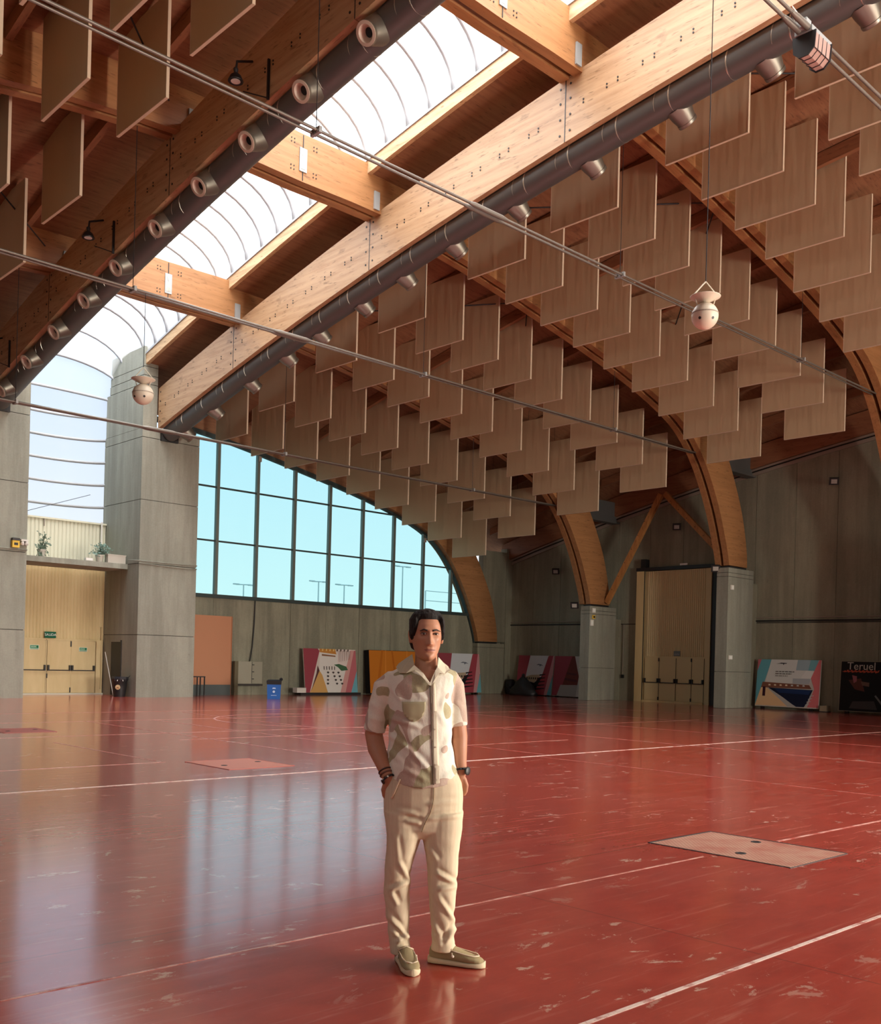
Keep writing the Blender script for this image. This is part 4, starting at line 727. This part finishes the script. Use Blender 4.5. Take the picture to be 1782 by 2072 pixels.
# ---------------------------------------------------------------- the man
from mathutils.bvhtree import BVHTree
from mathutils import noise as mnoise
D0 = 5.04; SC = D0/F; crr, srr = math.cos(ROLL), math.sin(ROLL); CAMP = Vector((0,0,CAMH))
def Q(x, y, v=0.0):
    dx, dy = x-CX, y-CY; U = dx*crr+dy*srr; V = -dx*srr+dy*crr; d = D0+v; k = d/F
    return CAMP + fw*d + rt*(U*k) - up*(V*k)
def section(cx, cy, hw, dep, v=0.0, n=28, ex=2.4, tilt=0.0, front=0.0):
    # horizontal ring around pixel (cx,cy): half width in pixels, half depth in metres
    c = Q(cx, cy, v); ring = []
    for i in range(n):
        a = 2*PI*i/n; ca, sa = math.cos(a), math.sin(a)
        x = hw*SC*math.copysign(abs(ca)**(2/ex), ca); y = dep*math.copysign(abs(sa)**(2/ex), sa)
        ring.append(c + rt*x + fw*y + up*(tilt*x - (front if sa < 0 else 0)*(-sa)**1.5 if sa < 0 else tilt*x))
    return ring
def limb(pts, n=16):   # (px, py, v, r) chain
    P_ = [Q(a,b,c) for a,b,c,r in pts]; return MB().tube(P_, [p[3] for p in pts], n)
def remesh(mbs, voxel, it=3):
    big = MB()
    for m in mbs: big.add(m.v, m.f)
    me = bpy.data.meshes.new('tmp'); me.from_pydata(big.v, [], big.f); bm = bmesh.new(); bm.from_mesh(me)
    bmesh.ops.recalc_face_normals(bm, faces=bm.faces); bm.to_mesh(me); bm.free()
    o = bpy.data.objects.new('tmp', me); COL.objects.link(o)
    md = o.modifiers.new('r','REMESH'); md.mode = 'VOXEL'; md.voxel_size = voxel
    sm = o.modifiers.new('s','SMOOTH'); sm.factor = .5; sm.iterations = it
    dg = bpy.context.evaluated_depsgraph_get(); out = bpy.data.meshes.new_from_object(o.evaluated_get(dg)); bpy.data.objects.remove(o); return out
FOOT = Q(868,1955); FOOT.z = 0
man = thing('person', tuple(FOOT), 'man in patterned short-sleeved shirt, cream trousers and loafers, hands in pockets', 'person')
def child(me, name, mat, par=man, smooth=True):
    o0 = ORG[man.as_pointer()]; me.transform(Matrix.Translation(-o0)); me.materials.clear(); me.materials.append(mat); me.name = name
    me.polygons.foreach_set('use_smooth', [smooth]*len(me.polygons))
    o = bpy.data.objects.new(name, me); COL.objects.link(o); o.parent = par; ORG[o.as_pointer()] = o0; return o
def bvh_of(me): return BVHTree.FromPolygons([v.co.copy() for v in me.vertices], [tuple(p.vertices) for p in me.polygons])
def hit(bv, x, y, off=.003):
    d = (Q(x,y)-CAMP).normalized(); r = bv.ray_cast(CAMP, d)
    if r[0] is None: return None
    return r[0]-d*off
def decal(bv, poly, name, mat, par, off=.003, step=3.0, thick=.0025):
    # fills a pixel polygon with small quads lying on the surface
    xs = [p[0] for p in poly]; ys = [p[1] for p in poly]
    bm = bmesh.new(); vs = [bm.verts.new((x,y,0)) for x,y in poly]; bm.faces.new(vs)
    x0 = min(xs)
    def cut(lo, hi, co_, no_):
        n_ = int((hi-lo)/step)
        for i in range(1, n_+1):
            g = bm.verts[:]+bm.edges[:]+bm.faces[:]; p = [0,0,0]; p[co_] = lo+i*step; nn = [0,0,0]; nn[co_] = 1
            bmesh.ops.bisect_plane(bm, geom=g, plane_co=p, plane_no=nn)
    cut(min(xs),max(xs),0,0); cut(min(ys),max(ys),1,0)
    ok = {}
    for v in bm.verts:
        h = hit(bv, v.co.x, v.co.y, off); ok[v] = h
    bad = [v for v in bm.verts if ok[v] is None]
    for v in bm.verts:
        if ok[v] is not None: v.co = ok[v]
    bmesh.ops.delete(bm, geom=bad, context='VERTS')
    me = bpy.data.meshes.new(name); bm.to_mesh(me); bm.free()
    o = child(me, name, mat, par); md = o.modifiers.new('t','SOLIDIFY'); md.thickness = thick; md.offset = 0; return o
# ---- head
HC = Q(863,1289,-.0); HYAW = .20
hx = (rt*math.cos(HYAW) + fw*(math.sin(HYAW))).normalized(); hy = (-fw*math.cos(HYAW) + rt*math.sin(HYAW)).normalized()
def tab(T, z):
    return interp(T, max(T[0][0], min(T[-1][0], z)))
WT = [(-.119,.004),(-.116,.022),(-.108,.037),(-.095,.048),(-.075,.0575),(-.05,.0655),(-.02,.071),(.01,.073),(.04,.0735),(.07,.069),(.09,.058),(.105,.043),(.114,.027),(.119,.004)]
FT = [(-.119,.058),(-.116,.074),(-.108,.083),(-.095,.086),(-.075,.086),(-.05,.088),(-.02,.088),(.01,.087),(.03,.091),(.06,.088),(.085,.075),(.1,.058),(.112,.034),(.119,.004)]
BT = [(-.119,-.03),(-.1,-.022),(-.08,-.035),(-.06,-.065),(-.03,-.088),(0,-.098),(.03,-.101),(.06,-.096),(.085,-.08),(.1,-.062),(.112,-.036),(.119,-.004)]
G = lambda x, s: math.exp(-(x/s)**2)
def face(x, z):
    d = 0
    t = (.028-z)/.066                           # nose ridge
    if -.2 < t < 1.25:
        amt = .004+.022*max(0,min(1,t))**1.2; 
        if t > 1: amt *= max(0,1-(t-1)/.18)
        if t < 0: amt *= max(0,1+t/.2)
        d += amt*G(x, .0085+.005*max(0,min(1,t)))
    for s in (-1,1):
        d += .009*G(x-s*.0135,.0075)*G(z+.036,.008)        # nostril wings
        d -= .0125*G(x-s*.031,.017)*G(z-.013,.011)        # eye sockets
        d += .0045*G(x-s*.03,.02)*G(z-.034,.009)          # brow
        d += .005*G(x-s*.048,.02)*G(z+.012,.016)          # cheekbone
        d -= .003*G(x-s*.045,.016)*G(z+.05,.02)           # hollow cheek
        d -= .004*G(x-s*.024,.006)*G(z+.05,.014)          # smile fold
    d += .0035*G(x,.022)*G(z+.0595,.0055)+.0042*G(x,.02)*G(z+.0715,.006)-.006*G(x,.022)*G(z+.0655,.0026)
    d -= .004*G(x,.02)*G(z+.083,.006)+.003*G(x,.006)*G(z+.05,.008)
    d += .006*G(x,.016)*G(z+.101,.012)
    return d
def head_grid(off=None, nz=90, nphi=120):
    rings = []
    for k in range(nz+1):
        z = -.119+.238*(.5-.5*math.cos(PI*k/nz)); w, f_, b_ = tab(WT,z), tab(FT,z), tab(BT,z); ring = []
        for i in range(nphi):
            a = 2*PI*i/nphi; ca, sa = math.cos(a), math.sin(a); ex = 2/2.25
            x = w*math.copysign(abs(ca)**ex, ca); y = (f_ if sa > 0 else -b_)*math.copysign(abs(sa)**ex, sa)
            if sa > 0: y += face(x, z)*min(1, sa*2.2)
            if off:
                o_ = off(x,y,z,a); n_ = Vector((x/.006 if False else x, y, z*.8)).normalized(); x += n_.x*o_; y += n_.y*o_; zz = z+n_.z*o_
            else: zz = z
            ring.append(HC+hx*x+hy*y+up*zz)
        rings.append(ring)
    return MB().loft(rings)
def ear(s):
    mb = MB(); c = HC+hx*(s*.076)-hy*.012+up*.0; rings = []
    for k in range(9):
        t = k/8; z = .034-.066*t; w = .016*math.sin(PI*(.12+.80*t))**.6*(1.1-.35*t); th = .007
        rings.append([c+up*z+hy*(w*math.cos(a)-.006*(1-t))+hx*s*(th*math.sin(a)+.010*(1-abs(t-.35))) for a in [2*PI*q/12 for q in range(12)]])
    return mb.loft(rings)
body_parts = [head_grid(), ear(1), ear(-1),
    limb([(862,1318,.03,.056),(862,1338,.028,.057),(861,1352,.022,.06),(860,1372,.012,.075),(858,1395,.006,.08)], 24),
    MB().loft([section(858,1356,44,.055,.01),section(856,1370,66,.082,.005),section(852,1395,60,.104),section(851,1430,57,.112),section(851,1500,56,.108),section(855,1560,62,.108),section(857,1610,70,.11),section(857,1665,68,.1)]),
    limb([(800,1384,.0,.042),(770,1430,.02,.044),(756,1486,.05,.047),(762,1515,.02,.046),(776,1550,-.045,.036),(785,1572,-.075,.030)], 18),
    limb([(905,1384,.01,.040),(922,1430,.03,.041),(929,1490,.05,.042),(929,1515,.035,.040),(931,1545,.0,.032),(933,1562,-.02,.029)], 18),
    limb([(818,1650,-.01,.085),(807,1750,-.01,.058),(804,1850,.03,.045),(809,1915,.05,.034),(810,1935,.05,.030)], 16),
    limb([(895,1650,.0,.085),(896,1750,.01,.058),(894,1850,.03,.045),(893,1910,.05,.034),(892,1930,.05,.030)], 16)]
def hand(w, tip, side, vn):
    # palm with four fingers and a thumb sliding into the pocket
    out = []; (wx,wy,wv), (tx,ty,tv) = w, tip
    P0, P1 = Q(wx,wy,wv), Q(tx,ty,tv); d = (P1-P0).normalized(); lat = fw.cross(d).normalized(); lat = (lat - d*lat.dot(d)).normalized(); nrm = d.cross(lat)
    L = .19; rings = []
    for t, hw, th in ((0,.026,.021),(.18,.031,.021),(.4,.040,.017),(.52,.041,.014),(.58,.038,.012)):
        c = P0+d*(L*t); rings.append([c+lat*hw*math.cos(a)+nrm*th*math.sin(a) for a in [2*PI*q/16 for q in range(16)]])
    out.append(MB().loft(rings))
    for i, (o_, l_) in enumerate(((-.030,.060),(-.010,.072),(.010,.068),(.029,.052))):
        b_ = P0+d*(L*.5)+lat*o_; k1 = b_+d*.042; k2 = k1+d*(l_*.45)-nrm*vn*.008; k3 = k2+d*(l_*.45)-nrm*vn*.018
        out.append(MB().tube([b_,k1,k2,k3],[.0105,.0098,.009,.0075],10))
    b_ = P0+d*.045+lat*(.026*side); out.append(MB().tube([b_, b_+d*.03+lat*(.022*side), b_+d*.062+lat*(.028*side), b_+d*.085+lat*(.024*side)],[.014,.0125,.011,.008],10))
    return out
body_parts += hand((784,1566,-.076),(806,1624,-.02),1,1) + hand((933,1556,-.02),(916,1612,.012),-1,1)
m_skin = M('tanned_skin', (.50,.24,.14), .5, spec=.4); sn = noise(m_skin, 60, (1,1,1), 3, .6); setcol(m_skin, mixc(m_skin, noise(m_skin, 9, (1,1,1), 3, .5), (.47,.215,.125), (.54,.265,.155))); bump(m_skin, sn, .08, .002)
m_skin.node_tree.nodes['Principled BSDF'].inputs['Subsurface Weight'].default_value = .08; m_skin.node_tree.nodes['Principled BSDF'].inputs['Subsurface Radius'].default_value = (.01,.004,.002)
bme = remesh(body_parts, .0036, 2); bbv = bvh_of(bme); body = child(bme, 'body', m_skin)
# ---- face details
m_hair = M('black_hair', (.012,.010,.009), .7, spec=.25); hn = noise(m_hair, 70, (1,1,.35), 4, .6); bump(m_hair, hn, .8, .006); setcol(m_hair, ramp(m_hair, hn, [(.35,(.006,.005,.005)),(.75,(.035,.03,.026))]))
def hairoff(x, y, z, a):
    fr = y > .02; ax = abs(x)
    zh = .082 if y > .055 else (.082-.10*max(0,min(1,(.055-y)/.035))) if y > .0 else (-.02-.055*max(0,min(1,(-y)/.05)))
    if y > .02 and ax > .05: zh = min(zh, .082-.085*max(0,min(1,(ax-.05)/.018)))
    s_ = max(0,min(1,(z-zh)/.014)); s_ = s_*s_*(3-2*s_)
    top = .015+.009*max(0,min(1,(z-.06)/.05))+.008*max(0,min(1,(abs(x)-.03)/.03))*max(0,min(1,(z-.03)/.04))
    n_ = mnoise.noise(Vector((x*55,y*55,z*40)))*.003+mnoise.noise(Vector((x*140,y*140,z*60)))*.0015
    return -.008+s_*(.008+top+n_*1.4)
child(remesh([head_grid(hairoff)], .0032, 1), 'hair', m_hair)
def HP(x, y, z): return HC+hx*x+hy*y+up*z
m_eyew = flat('eye_white', (.55,.48,.43)); m_iris = M('dark_iris', (.02,.012,.008), .15)
for s in (-1,1):
    rings = []; c = HP(s*.0305,.0765,.0135)
    e_ = MB(); e_.loft([[c+hy*(.0105*math.cos(q))+ (hx*math.cos(a)*.0135+up*math.sin(a)*.0052)*math.sin(q) for a in [2*PI*w/16 for w in range(16)]] for q in [.001+(PI-.002)*k/8 for k in range(9)]])
    eo = e_.build('eye', m_eyew, body, True); MB().lathe([(0,0),(.0052,0),(.0048,.002),(0,.0028)], c+hy*.0094-up*.0003, hy, 14).build('iris', m_iris, eo)
    lid = MB().tube([HP(s*(.0305-.0155),.0825,.0125),HP(s*(.0305-.007),.0875,.0185),HP(s*.0305,.0885,.0195),HP(s*(.0305+.008),.0855,.0182),HP(s*(.0305+.0165),.0775,.0125)],[.0012,.0018,.002,.0018,.0012],6); lid.build('eyelid', M('eyelid_line%d'%s,(.10,.04,.025),.6), body, True)
def hpix(p):   # world point -> pixel of the reference frame
    q = p-CAMP; d = q.dot(fw); x = F*q.dot(rt)/d; y = -F*q.dot(up)/d; return (CX+x*crr-y*srr, CY+x*srr+y*crr)
m_brow = M('eyebrow_hair', (.02,.013,.010), .7); m_lip = M('lip_skin', (.40,.15,.10), .5)
for s in (-1,1):
    pts = [hpix(HP(s*x,.09,z)) for x,z in ((.013,.0255),(.030,.0315),(.050,.0265),(.053,.0285),(.032,.0385),(.013,.0345))]; decal(bbv, pts, 'eyebrow', m_brow, body, .0018, 2.0, .003)
pts = [hpix(HP(x,.092,z)) for x,z in ((-.030,-.0655),(-.010,-.0595),(0,-.061),(.010,-.0595),(.030,-.0655),(.013,-.0745),(-.013,-.0745))]; decal(bbv, pts, 'lips', m_lip, body, .0010, 1.5, .0012)
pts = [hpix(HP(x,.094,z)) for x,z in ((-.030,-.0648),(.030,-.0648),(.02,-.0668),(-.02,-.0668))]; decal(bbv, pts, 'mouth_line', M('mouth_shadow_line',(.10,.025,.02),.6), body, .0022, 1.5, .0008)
# ---- shirt
def folds(me, segs, amp, wid):
    data = [(v.co.copy(), v.normal.copy()) for v in me.vertices]; out = []
    for co_, no_ in data:
        d_ = 0
        if no_.dot(fw) < .25:
            x, y = hpix(co_)
            for (ax,ay,bx,by,k) in segs:
                ex, ey = bx-ax, by-ay; L2 = ex*ex+ey*ey; t = ((x-ax)*ex+(y-ay)*ey)/L2
                if t < -.25 or t > 1.25: continue
                s_ = ((x-ax)*ey-(y-ay)*ex)/math.sqrt(L2)            # signed distance in pixels
                if abs(s_) > 4*wid: continue
                env = math.exp(-max(0,abs(t-.5)-.3)**2/.03)
                d_ += k*env*(math.exp(-(s_/wid)**2)-.65*math.exp(-((s_-1.7*wid)/wid)**2)-.35*math.exp(-((s_+1.7*wid)/wid)**2))
        out += list(co_+no_*(amp*d_))
    me.vertices.foreach_set('co', out); me.update()
def wrinkle(me, amp, sv, seed, extra=None):
    data = [(v.co.copy(), v.normal.copy()) for v in me.vertices]; out = []
    for co_, no_ in data:
        p = co_-FOOT; u_, w_, z_ = p.dot(rt), p.dot(fw), p.z
        n_ = mnoise.noise(Vector((u_*sv[0]+seed, w_*sv[0], z_*sv[1])))*.65+mnoise.noise(Vector((u_*sv[0]*2.1+z_*3, w_*sv[0]*2, z_*sv[1]*2.3+seed)))*.35
        out += list(co_+no_*(n_*amp*(extra(u_,w_,z_) if extra else 1)))
    me.vertices.foreach_set('co', out); me.update()
shirt_parts = [MB().loft([section(860,1346,40,.066,.012,ex=2.1),section(858,1355,58,.088,.008),section(855,1366,72,.106,.004),section(852,1384,70,.120),section(851,1410,66.5,.128,-.004),section(850.5,1450,64.5,.130,-.006),section(850,1500,65,.128),section(852,1540,69,.130),section(856,1562,72.5,.136,0),section(857,1571,73,.138,0,front=.045)]),
    limb([(812,1376,.0,.050),(795,1379,.004,.058),(779,1392,.008,.062),(768,1430,.02,.060),(758,1474,.04,.058),(757,1478,.042,.058)], 22),
    limb([(896,1370,.006,.050),(908,1374,.012,.054),(916,1388,.018,.057),(921,1430,.03,.055),(924,1464,.042,.052),(924.5,1468,.043,.052)], 22)]
sme = remesh(shirt_parts, .0055, 4)
wrinkle(sme, .0085, (7,5), 3.1, lambda u,w,z: 1.0 if z < 1.42 else .5)
folds(sme, [(788,1452,852,1472,1),(786,1485,829,1518,.9),(782,1515,818,1548,.8),(829,1518,871,1561,.9),(790,1388,812,1419,1),(799,1548,867,1580,.7),(905,1400,893,1430,.7),(912,1480,893,1530,.7),(925,1555,895,1575,.6),(748,1420,776,1440,.6),(744,1450,774,1462,.5),(920,1420,936,1436,.5),(838,1392,866,1420,.4),(884,1440,905,1470,.5)], .006, 5.5)
def inpoly(x, y, poly):
    c = False; j = len(poly)-1
    for i in range(len(poly)):
        if (poly[i][1] > y) != (poly[j][1] > y) and x < (poly[j][0]-poly[i][0])*(y-poly[i][1])/(poly[j][1]-poly[i][1])+poly[i][0]: c = not c
        j = i
    return c
VN = [(836,1322),(889,1322),(884,1348),(869,1386),(860,1374),(838,1350)]
bm = bmesh.new(); bm.from_mesh(sme); dl_ = []
for f_ in bm.faces:
    cc = f_.calc_center_median(); px_ = hpix(cc)
    if inpoly(px_[0], px_[1], VN) and (cc-FOOT).dot(fw) < .06: dl_.append(f_)
bmesh.ops.delete(bm, geom=dl_, context='FACES'); bm.to_mesh(sme); bm.free()
sbv = bvh_of(sme)
m_shirt = M('patterned_linen', (.75,.66,.50), .85, spec=.15); pn1 = noise(m_shirt, 8.2, (1,1,1), 0, 0, dist=.3); pn2 = noise(m_shirt, 8.8, (1,1,.9), 0, 0, dist=.5); N_, L_, B_ = nodes(m_shirt)
mpn = [n for n in N_ if n.type == 'MAPPING'][1]; mpn.inputs['Location'].default_value = (5.3,2.2,7.7)
cbase = (.88,.83,.70); c_ = mixc(m_shirt, ramp(m_shirt, pn1, [(.565,(0,0,0)),(.572,(1,1,1))]), cbase, (.44,.39,.23)); c_ = mixc(m_shirt, ramp(m_shirt, pn2, [(.575,(0,0,0)),(.582,(1,1,1))]), c_, (.56,.41,.33))
wv_ = noise(m_shirt, 240, (1,1,.5), 2, .5); setcol(m_shirt, mixc(m_shirt, .10, c_, ramp(m_shirt, wv_, [(.3,(.3,.25,.2)),(.7,(.9,.85,.7))]))); bump(m_shirt, noise(m_shirt, 22, (1,1,.6), 4, .6), .35, .012)
shirt = child(sme, 'shirt', m_shirt)
m_sage = flat('sage_pocket', (.50,.44,.27)); m_pock = m_sage
decal(sbv, [(813,1420),(861,1420),(860,1436),(855,1449),(846,1458),(837,1461),(828,1458),(819,1449),(814,1436)], 'chest_pocket', m_sage, shirt, .004, 5, .003)
m_plk = M('placket_edge', (.16,.11,.07), .8); m_crm = flat('cream_collar', (.74,.66,.50)); m_colS = flat('sage_collar', (.56,.51,.36))
decal(sbv, [(869,1384),(872,1384),(873.5,1440),(875.5,1500),(877,1550),(878.5,1588),(876,1588),(874.5,1550),(873,1500),(871,1440)], 'placket_line', m_plk, shirt, .0035, 4, .002)
decal(sbv, [(873,1386),(880,1380),(883,1440),(886,1500),(888,1550),(889,1585),(879,1587),(878,1550),(876,1500),(874,1440)], 'button_placket', m_crm, shirt, .0035, 5, .002)
for y_ in (1405,1440,1476,1512,1548,1578):
    h_ = hit(sbv, 876.5+(y_-1400)*.035, y_, .006)
    if h_: MB().lathe([(0,0),(.0045,0),(.0045,.002),(0,.002)], h_, -fw, 10).build('button', m_crm, shirt)
def flap(pts, name, mat):
    ps = []
    for x,y,v in pts:
        h_ = hit(sbv,x,y,.012) if v is None else None
        ps.append(h_ if h_ else Q(x,y,v if v is not None else -.1))
    mb = MB().prism(ps, -fw*.006+up*.001); return mb.build(name, mat, shirt)
flap([(834,1324,.0),(820,1333,.02),(806,1343,.0),(801,1350,-.01),(808,1362,None),(822,1362,None),(839,1356,None),(838,1346,-.085)], 'collar_flap', m_colS)
flap([(838,1346,-.085),(839,1356,None),(855,1371,None),(868,1387,None),(871,1384,None),(856,1362,-.10)], 'collar_facing', m_crm)
flap([(887,1330,.0),(897,1341,.0),(907,1349,-.0),(911,1357,None),(899,1364,None),(889,1362,None),(885,1350,-.07)], 'collar_flap', m_crm)
flap([(885,1350,-.07),(889,1362,None),(880,1374,None),(872,1388,None),(868,1386,None),(880,1358,-.09)], 'collar_facing', m_crm)
# ---- trousers
tr_parts = [MB().loft([section(856,1556,70,.124),section(856,1580,79,.128),section(856,1600,81,.130),section(856,1640,80,.128),section(857,1676,75,.112),section(857,1694,66,.08)]),
    MB().loft([section(818,1640,42,.12),section(818,1690,35.5,.105,-.01),section(811,1725,30,.092,-.01),section(806,1751,27.5,.082,-.01),section(802.5,1804,26,.074,.01),section(804.5,1857,23,.066,.03),section(807,1895,21,.062,.045),section(809,1927,21,.062,.05)]),
    MB().loft([section(894,1640,44,.12),section(893,1692,39.5,.108),section(894,1727,34,.095),section(895.5,1762,31,.086),section(895,1800,28.5,.078),section(894.5,1857,25,.07,.03),section(896,1890,25,.066,.045),section(896,1922,24.5,.062,.05)])]
tme = remesh(tr_parts, .0055, 4)
def legamp(u, w, z): return .55 if z > .75 else (1.25 if z < .45 else .9)
wrinkle(tme, .006, (6,9), 9.4, legamp)
folds(tme, [(787,1800,827,1785,1),(791,1806,804,1832,.9),(806,1743,829,1783,.9),(785,1853,827,1900,1),(800,1908,827,1891,1),(792,1880,812,1905,.8),(880,1764,923,1789,1),(885,1800,923,1794,.8),(885,1815,921,1866,.8),(876,1866,897,1908,1),(900,1908,923,1874,1.1),(878,1890,892,1915,.8),(819,1660,853,1666,.8),(861,1658,929,1651,.7),(866,1715,884,1742,.6),(800,1690,806,1740,.5),(862,1628,926,1622,.5),(800,1640,850,1650,.5)], .010, 5.0)
tbv = bvh_of(tme)
m_trs = M('cream_trousers', (.70,.55,.36), .85, spec=.15); N_, L_, B_ = nodes(m_trs); tn = noise(m_trs, 60, (1,1,.7), 3, .6)
strp = noise(m_trs, 120, (1,1,.02), 1, .4); setcol(m_trs, mixc(m_trs, .6, ramp(m_trs, strp, [(.35,(.66,.54,.37)),(.65,(.76,.64,.46))]), (.72,.60,.42))); bump(m_trs, tn, .2, .003)
trs = child(tme, 'trousers', m_trs)
m_seamd = M('trouser_seam', (.36,.25,.14), .8)
decal(tbv, [(877,1591),(879,1591),(878,1620),(872,1645),(860,1668),(854,1684),(852,1684),(858,1667),(870,1644),(876,1620)], 'fly_seam', m_seamd, trs, .003, 4, .002)
decal(tbv, [(808,1576),(811,1577),(793,1616),(790,1615)], 'pocket_edge', flat('pocket_trim',(.82,.66,.46)), trs, .007, 4, .006)
# ---- loafers
m_suede = M('olive_suede', (.36,.29,.16), .9, spec=.1); bump(m_suede, noise(m_suede, 90, (1,1,1), 3, .6), .3, .003); m_sole = M('cream_rubber_sole', (.66,.55,.36), .7); m_lace = flat('shoe_lace', (.70,.58,.42))
def shoe(heel, ang, lab, fl):
    hd = (-fw*math.cos(ang)+rt*math.sin(ang)).normalized(); ld = Vector((-hd.y,hd.x,0)); H = Vector(heel)
    t = thing_part = None
    def ring(s_, hw, z0, z1, ex=2.6, n=20, shift=0):
        c = H+hd*s_+ld*shift; out = []
        for i in range(n):
            a = 2*PI*i/n; ca, sa = math.cos(a), math.sin(a); out.append(c+ld*(hw*math.copysign(abs(ca)**(2/ex),ca))+up*((z0+z1)/2+(z1-z0)/2*math.copysign(abs(sa)**(2/ex),sa)))
        return out
    sole = MB().loft([ring(s_,hw,0.001,.030+dz,4) for s_,hw,dz in ((-.004,.018,.006),(.004,.030,.006),(.03,.037,.004),(.09,.036,0),(.15,.041,-.002),(.21,.047,-.003),(.255,.043,-.001),(.28,.032,.002),(.292,.016,.006),(.295,.006,.008))])
    so = child(mesh_of(sole), 'shoe', m_sole, man)
    so.name = 'shoe'
    upper = MB().loft([ring(s_,hw,.018,h_,2.3) for s_,hw,h_ in ((.002,.014,.075),(.008,.024,.086),(.03,.033,.092),(.06,.036,.094),(.09,.037,.098),(.12,.038,.100),(.15,.041,.086),(.18,.044,.074),(.215,.046,.064),(.25,.042,.055),(.272,.033,.046),(.286,.018,.036),(.29,.006,.03))])
    uo = child(remesh([upper], .004, 3), 'upper', m_suede, so)
    for sd in (-1,1):
        MB().tube([H+hd*.10+ld*sd*.036+up*.085, H+hd*.15+ld*sd*.036+up*.075, H+hd*.20+ld*sd*.037+up*.066, H+hd*.245+ld*sd*.028+up*.060, H+hd*.262+ld*sd*.0+up*.058],.0032,6).build('apron_seam', m_lace, so, True)
        MB().tube([H+hd*.13+ld*sd*.040+up*.07, H+hd*.135+ld*sd*.046+up*.055],.004,6).build('lace_end', m_lace, so); MB().lathe([(0,-.007),(.007,-.004),(.007,.004),(0,.007)], H+hd*.137+ld*sd*.048+up*.055, n=8).build('lace_bead', flat('lace_bead%d'%sd,(.75,.66,.54)), so)
    MB().tube([H+hd*.125+ld*-.038+up*.085, H+hd*.13+up*.104, H+hd*.125+ld*.038+up*.085],.0035,6).build('lace', m_lace, so, True)
    return so
def mesh_of(mb):
    me = bpy.data.meshes.new('m'); me.from_pydata(mb.v, [], mb.f); bm = bmesh.new(); bm.from_mesh(me); bmesh.ops.recalc_face_normals(bm, faces=bm.faces); bm.to_mesh(me); bm.free(); return me
def gpt(x, y):
    d = Q(x,y)-CAMP; t_ = -CAMP.z/d.z; p = CAMP+d*t_; p.z = 0; return p
shoe(gpt(809,1941), .27, '', 1); shoe(gpt(868,1946), 1.28, '', 0)
# ---- bracelets and watch
def band(c, ax, r, th, name, mat, n=20):
    ax = Vector(ax).normalized(); a = up if abs(ax.z) < .9 else rt; u_ = ax.cross(a).normalized(); w_ = ax.cross(u_); c = Vector(c)
    pts = [c+(u_*math.cos(2*PI*k/n)+w_*math.sin(2*PI*k/n))*r for k in range(n+1)]; return MB().tube(pts, th, 8).build(name, mat, body, True)
ax_ = Q(786,1575,-.078)-Q(776,1548,-.042); mbr = M('brown_bead', (.05,.022,.015), .4)
band(Q(780,1560,-.058), ax_, .0345, .0042, 'bracelet', mbr); band(Q(782.5,1566,-.066), ax_, .0335, .0045, 'bracelet', M('rust_bead',(.16,.07,.045),.5)); b3 = band(Q(786,1576,-.078), ax_+rt*.02, .034, .0048, 'bracelet', m_black)
u_ = ax_.normalized()
for k in range(14):
    a = 2*PI*k/14; uu = u_.cross(up).normalized(); ww = u_.cross(uu); MB().lathe([(0,-.005),(.005,-.003),(.005,.003),(0,.005)], Q(786,1576,-.078)+(uu*math.cos(a)+ww*math.sin(a))*.035, n=8).build('bead', m_black if k % 4 else m_white, b3)
axw = Q(933,1566,-.02)-Q(931,1545,0); wc_ = Q(933,1559,-.018); ww_ = band(wc_, axw, .0325, .006, 'watch_strap', m_black)
MB().lathe([(0,0),(.019,0),(.021,.003),(.021,.010),(.018,.012),(0,.012)], wc_+rt*.026-fw*.014, (rt*.8-fw*.55), 18).build('watch', m_black, ww_, 40)
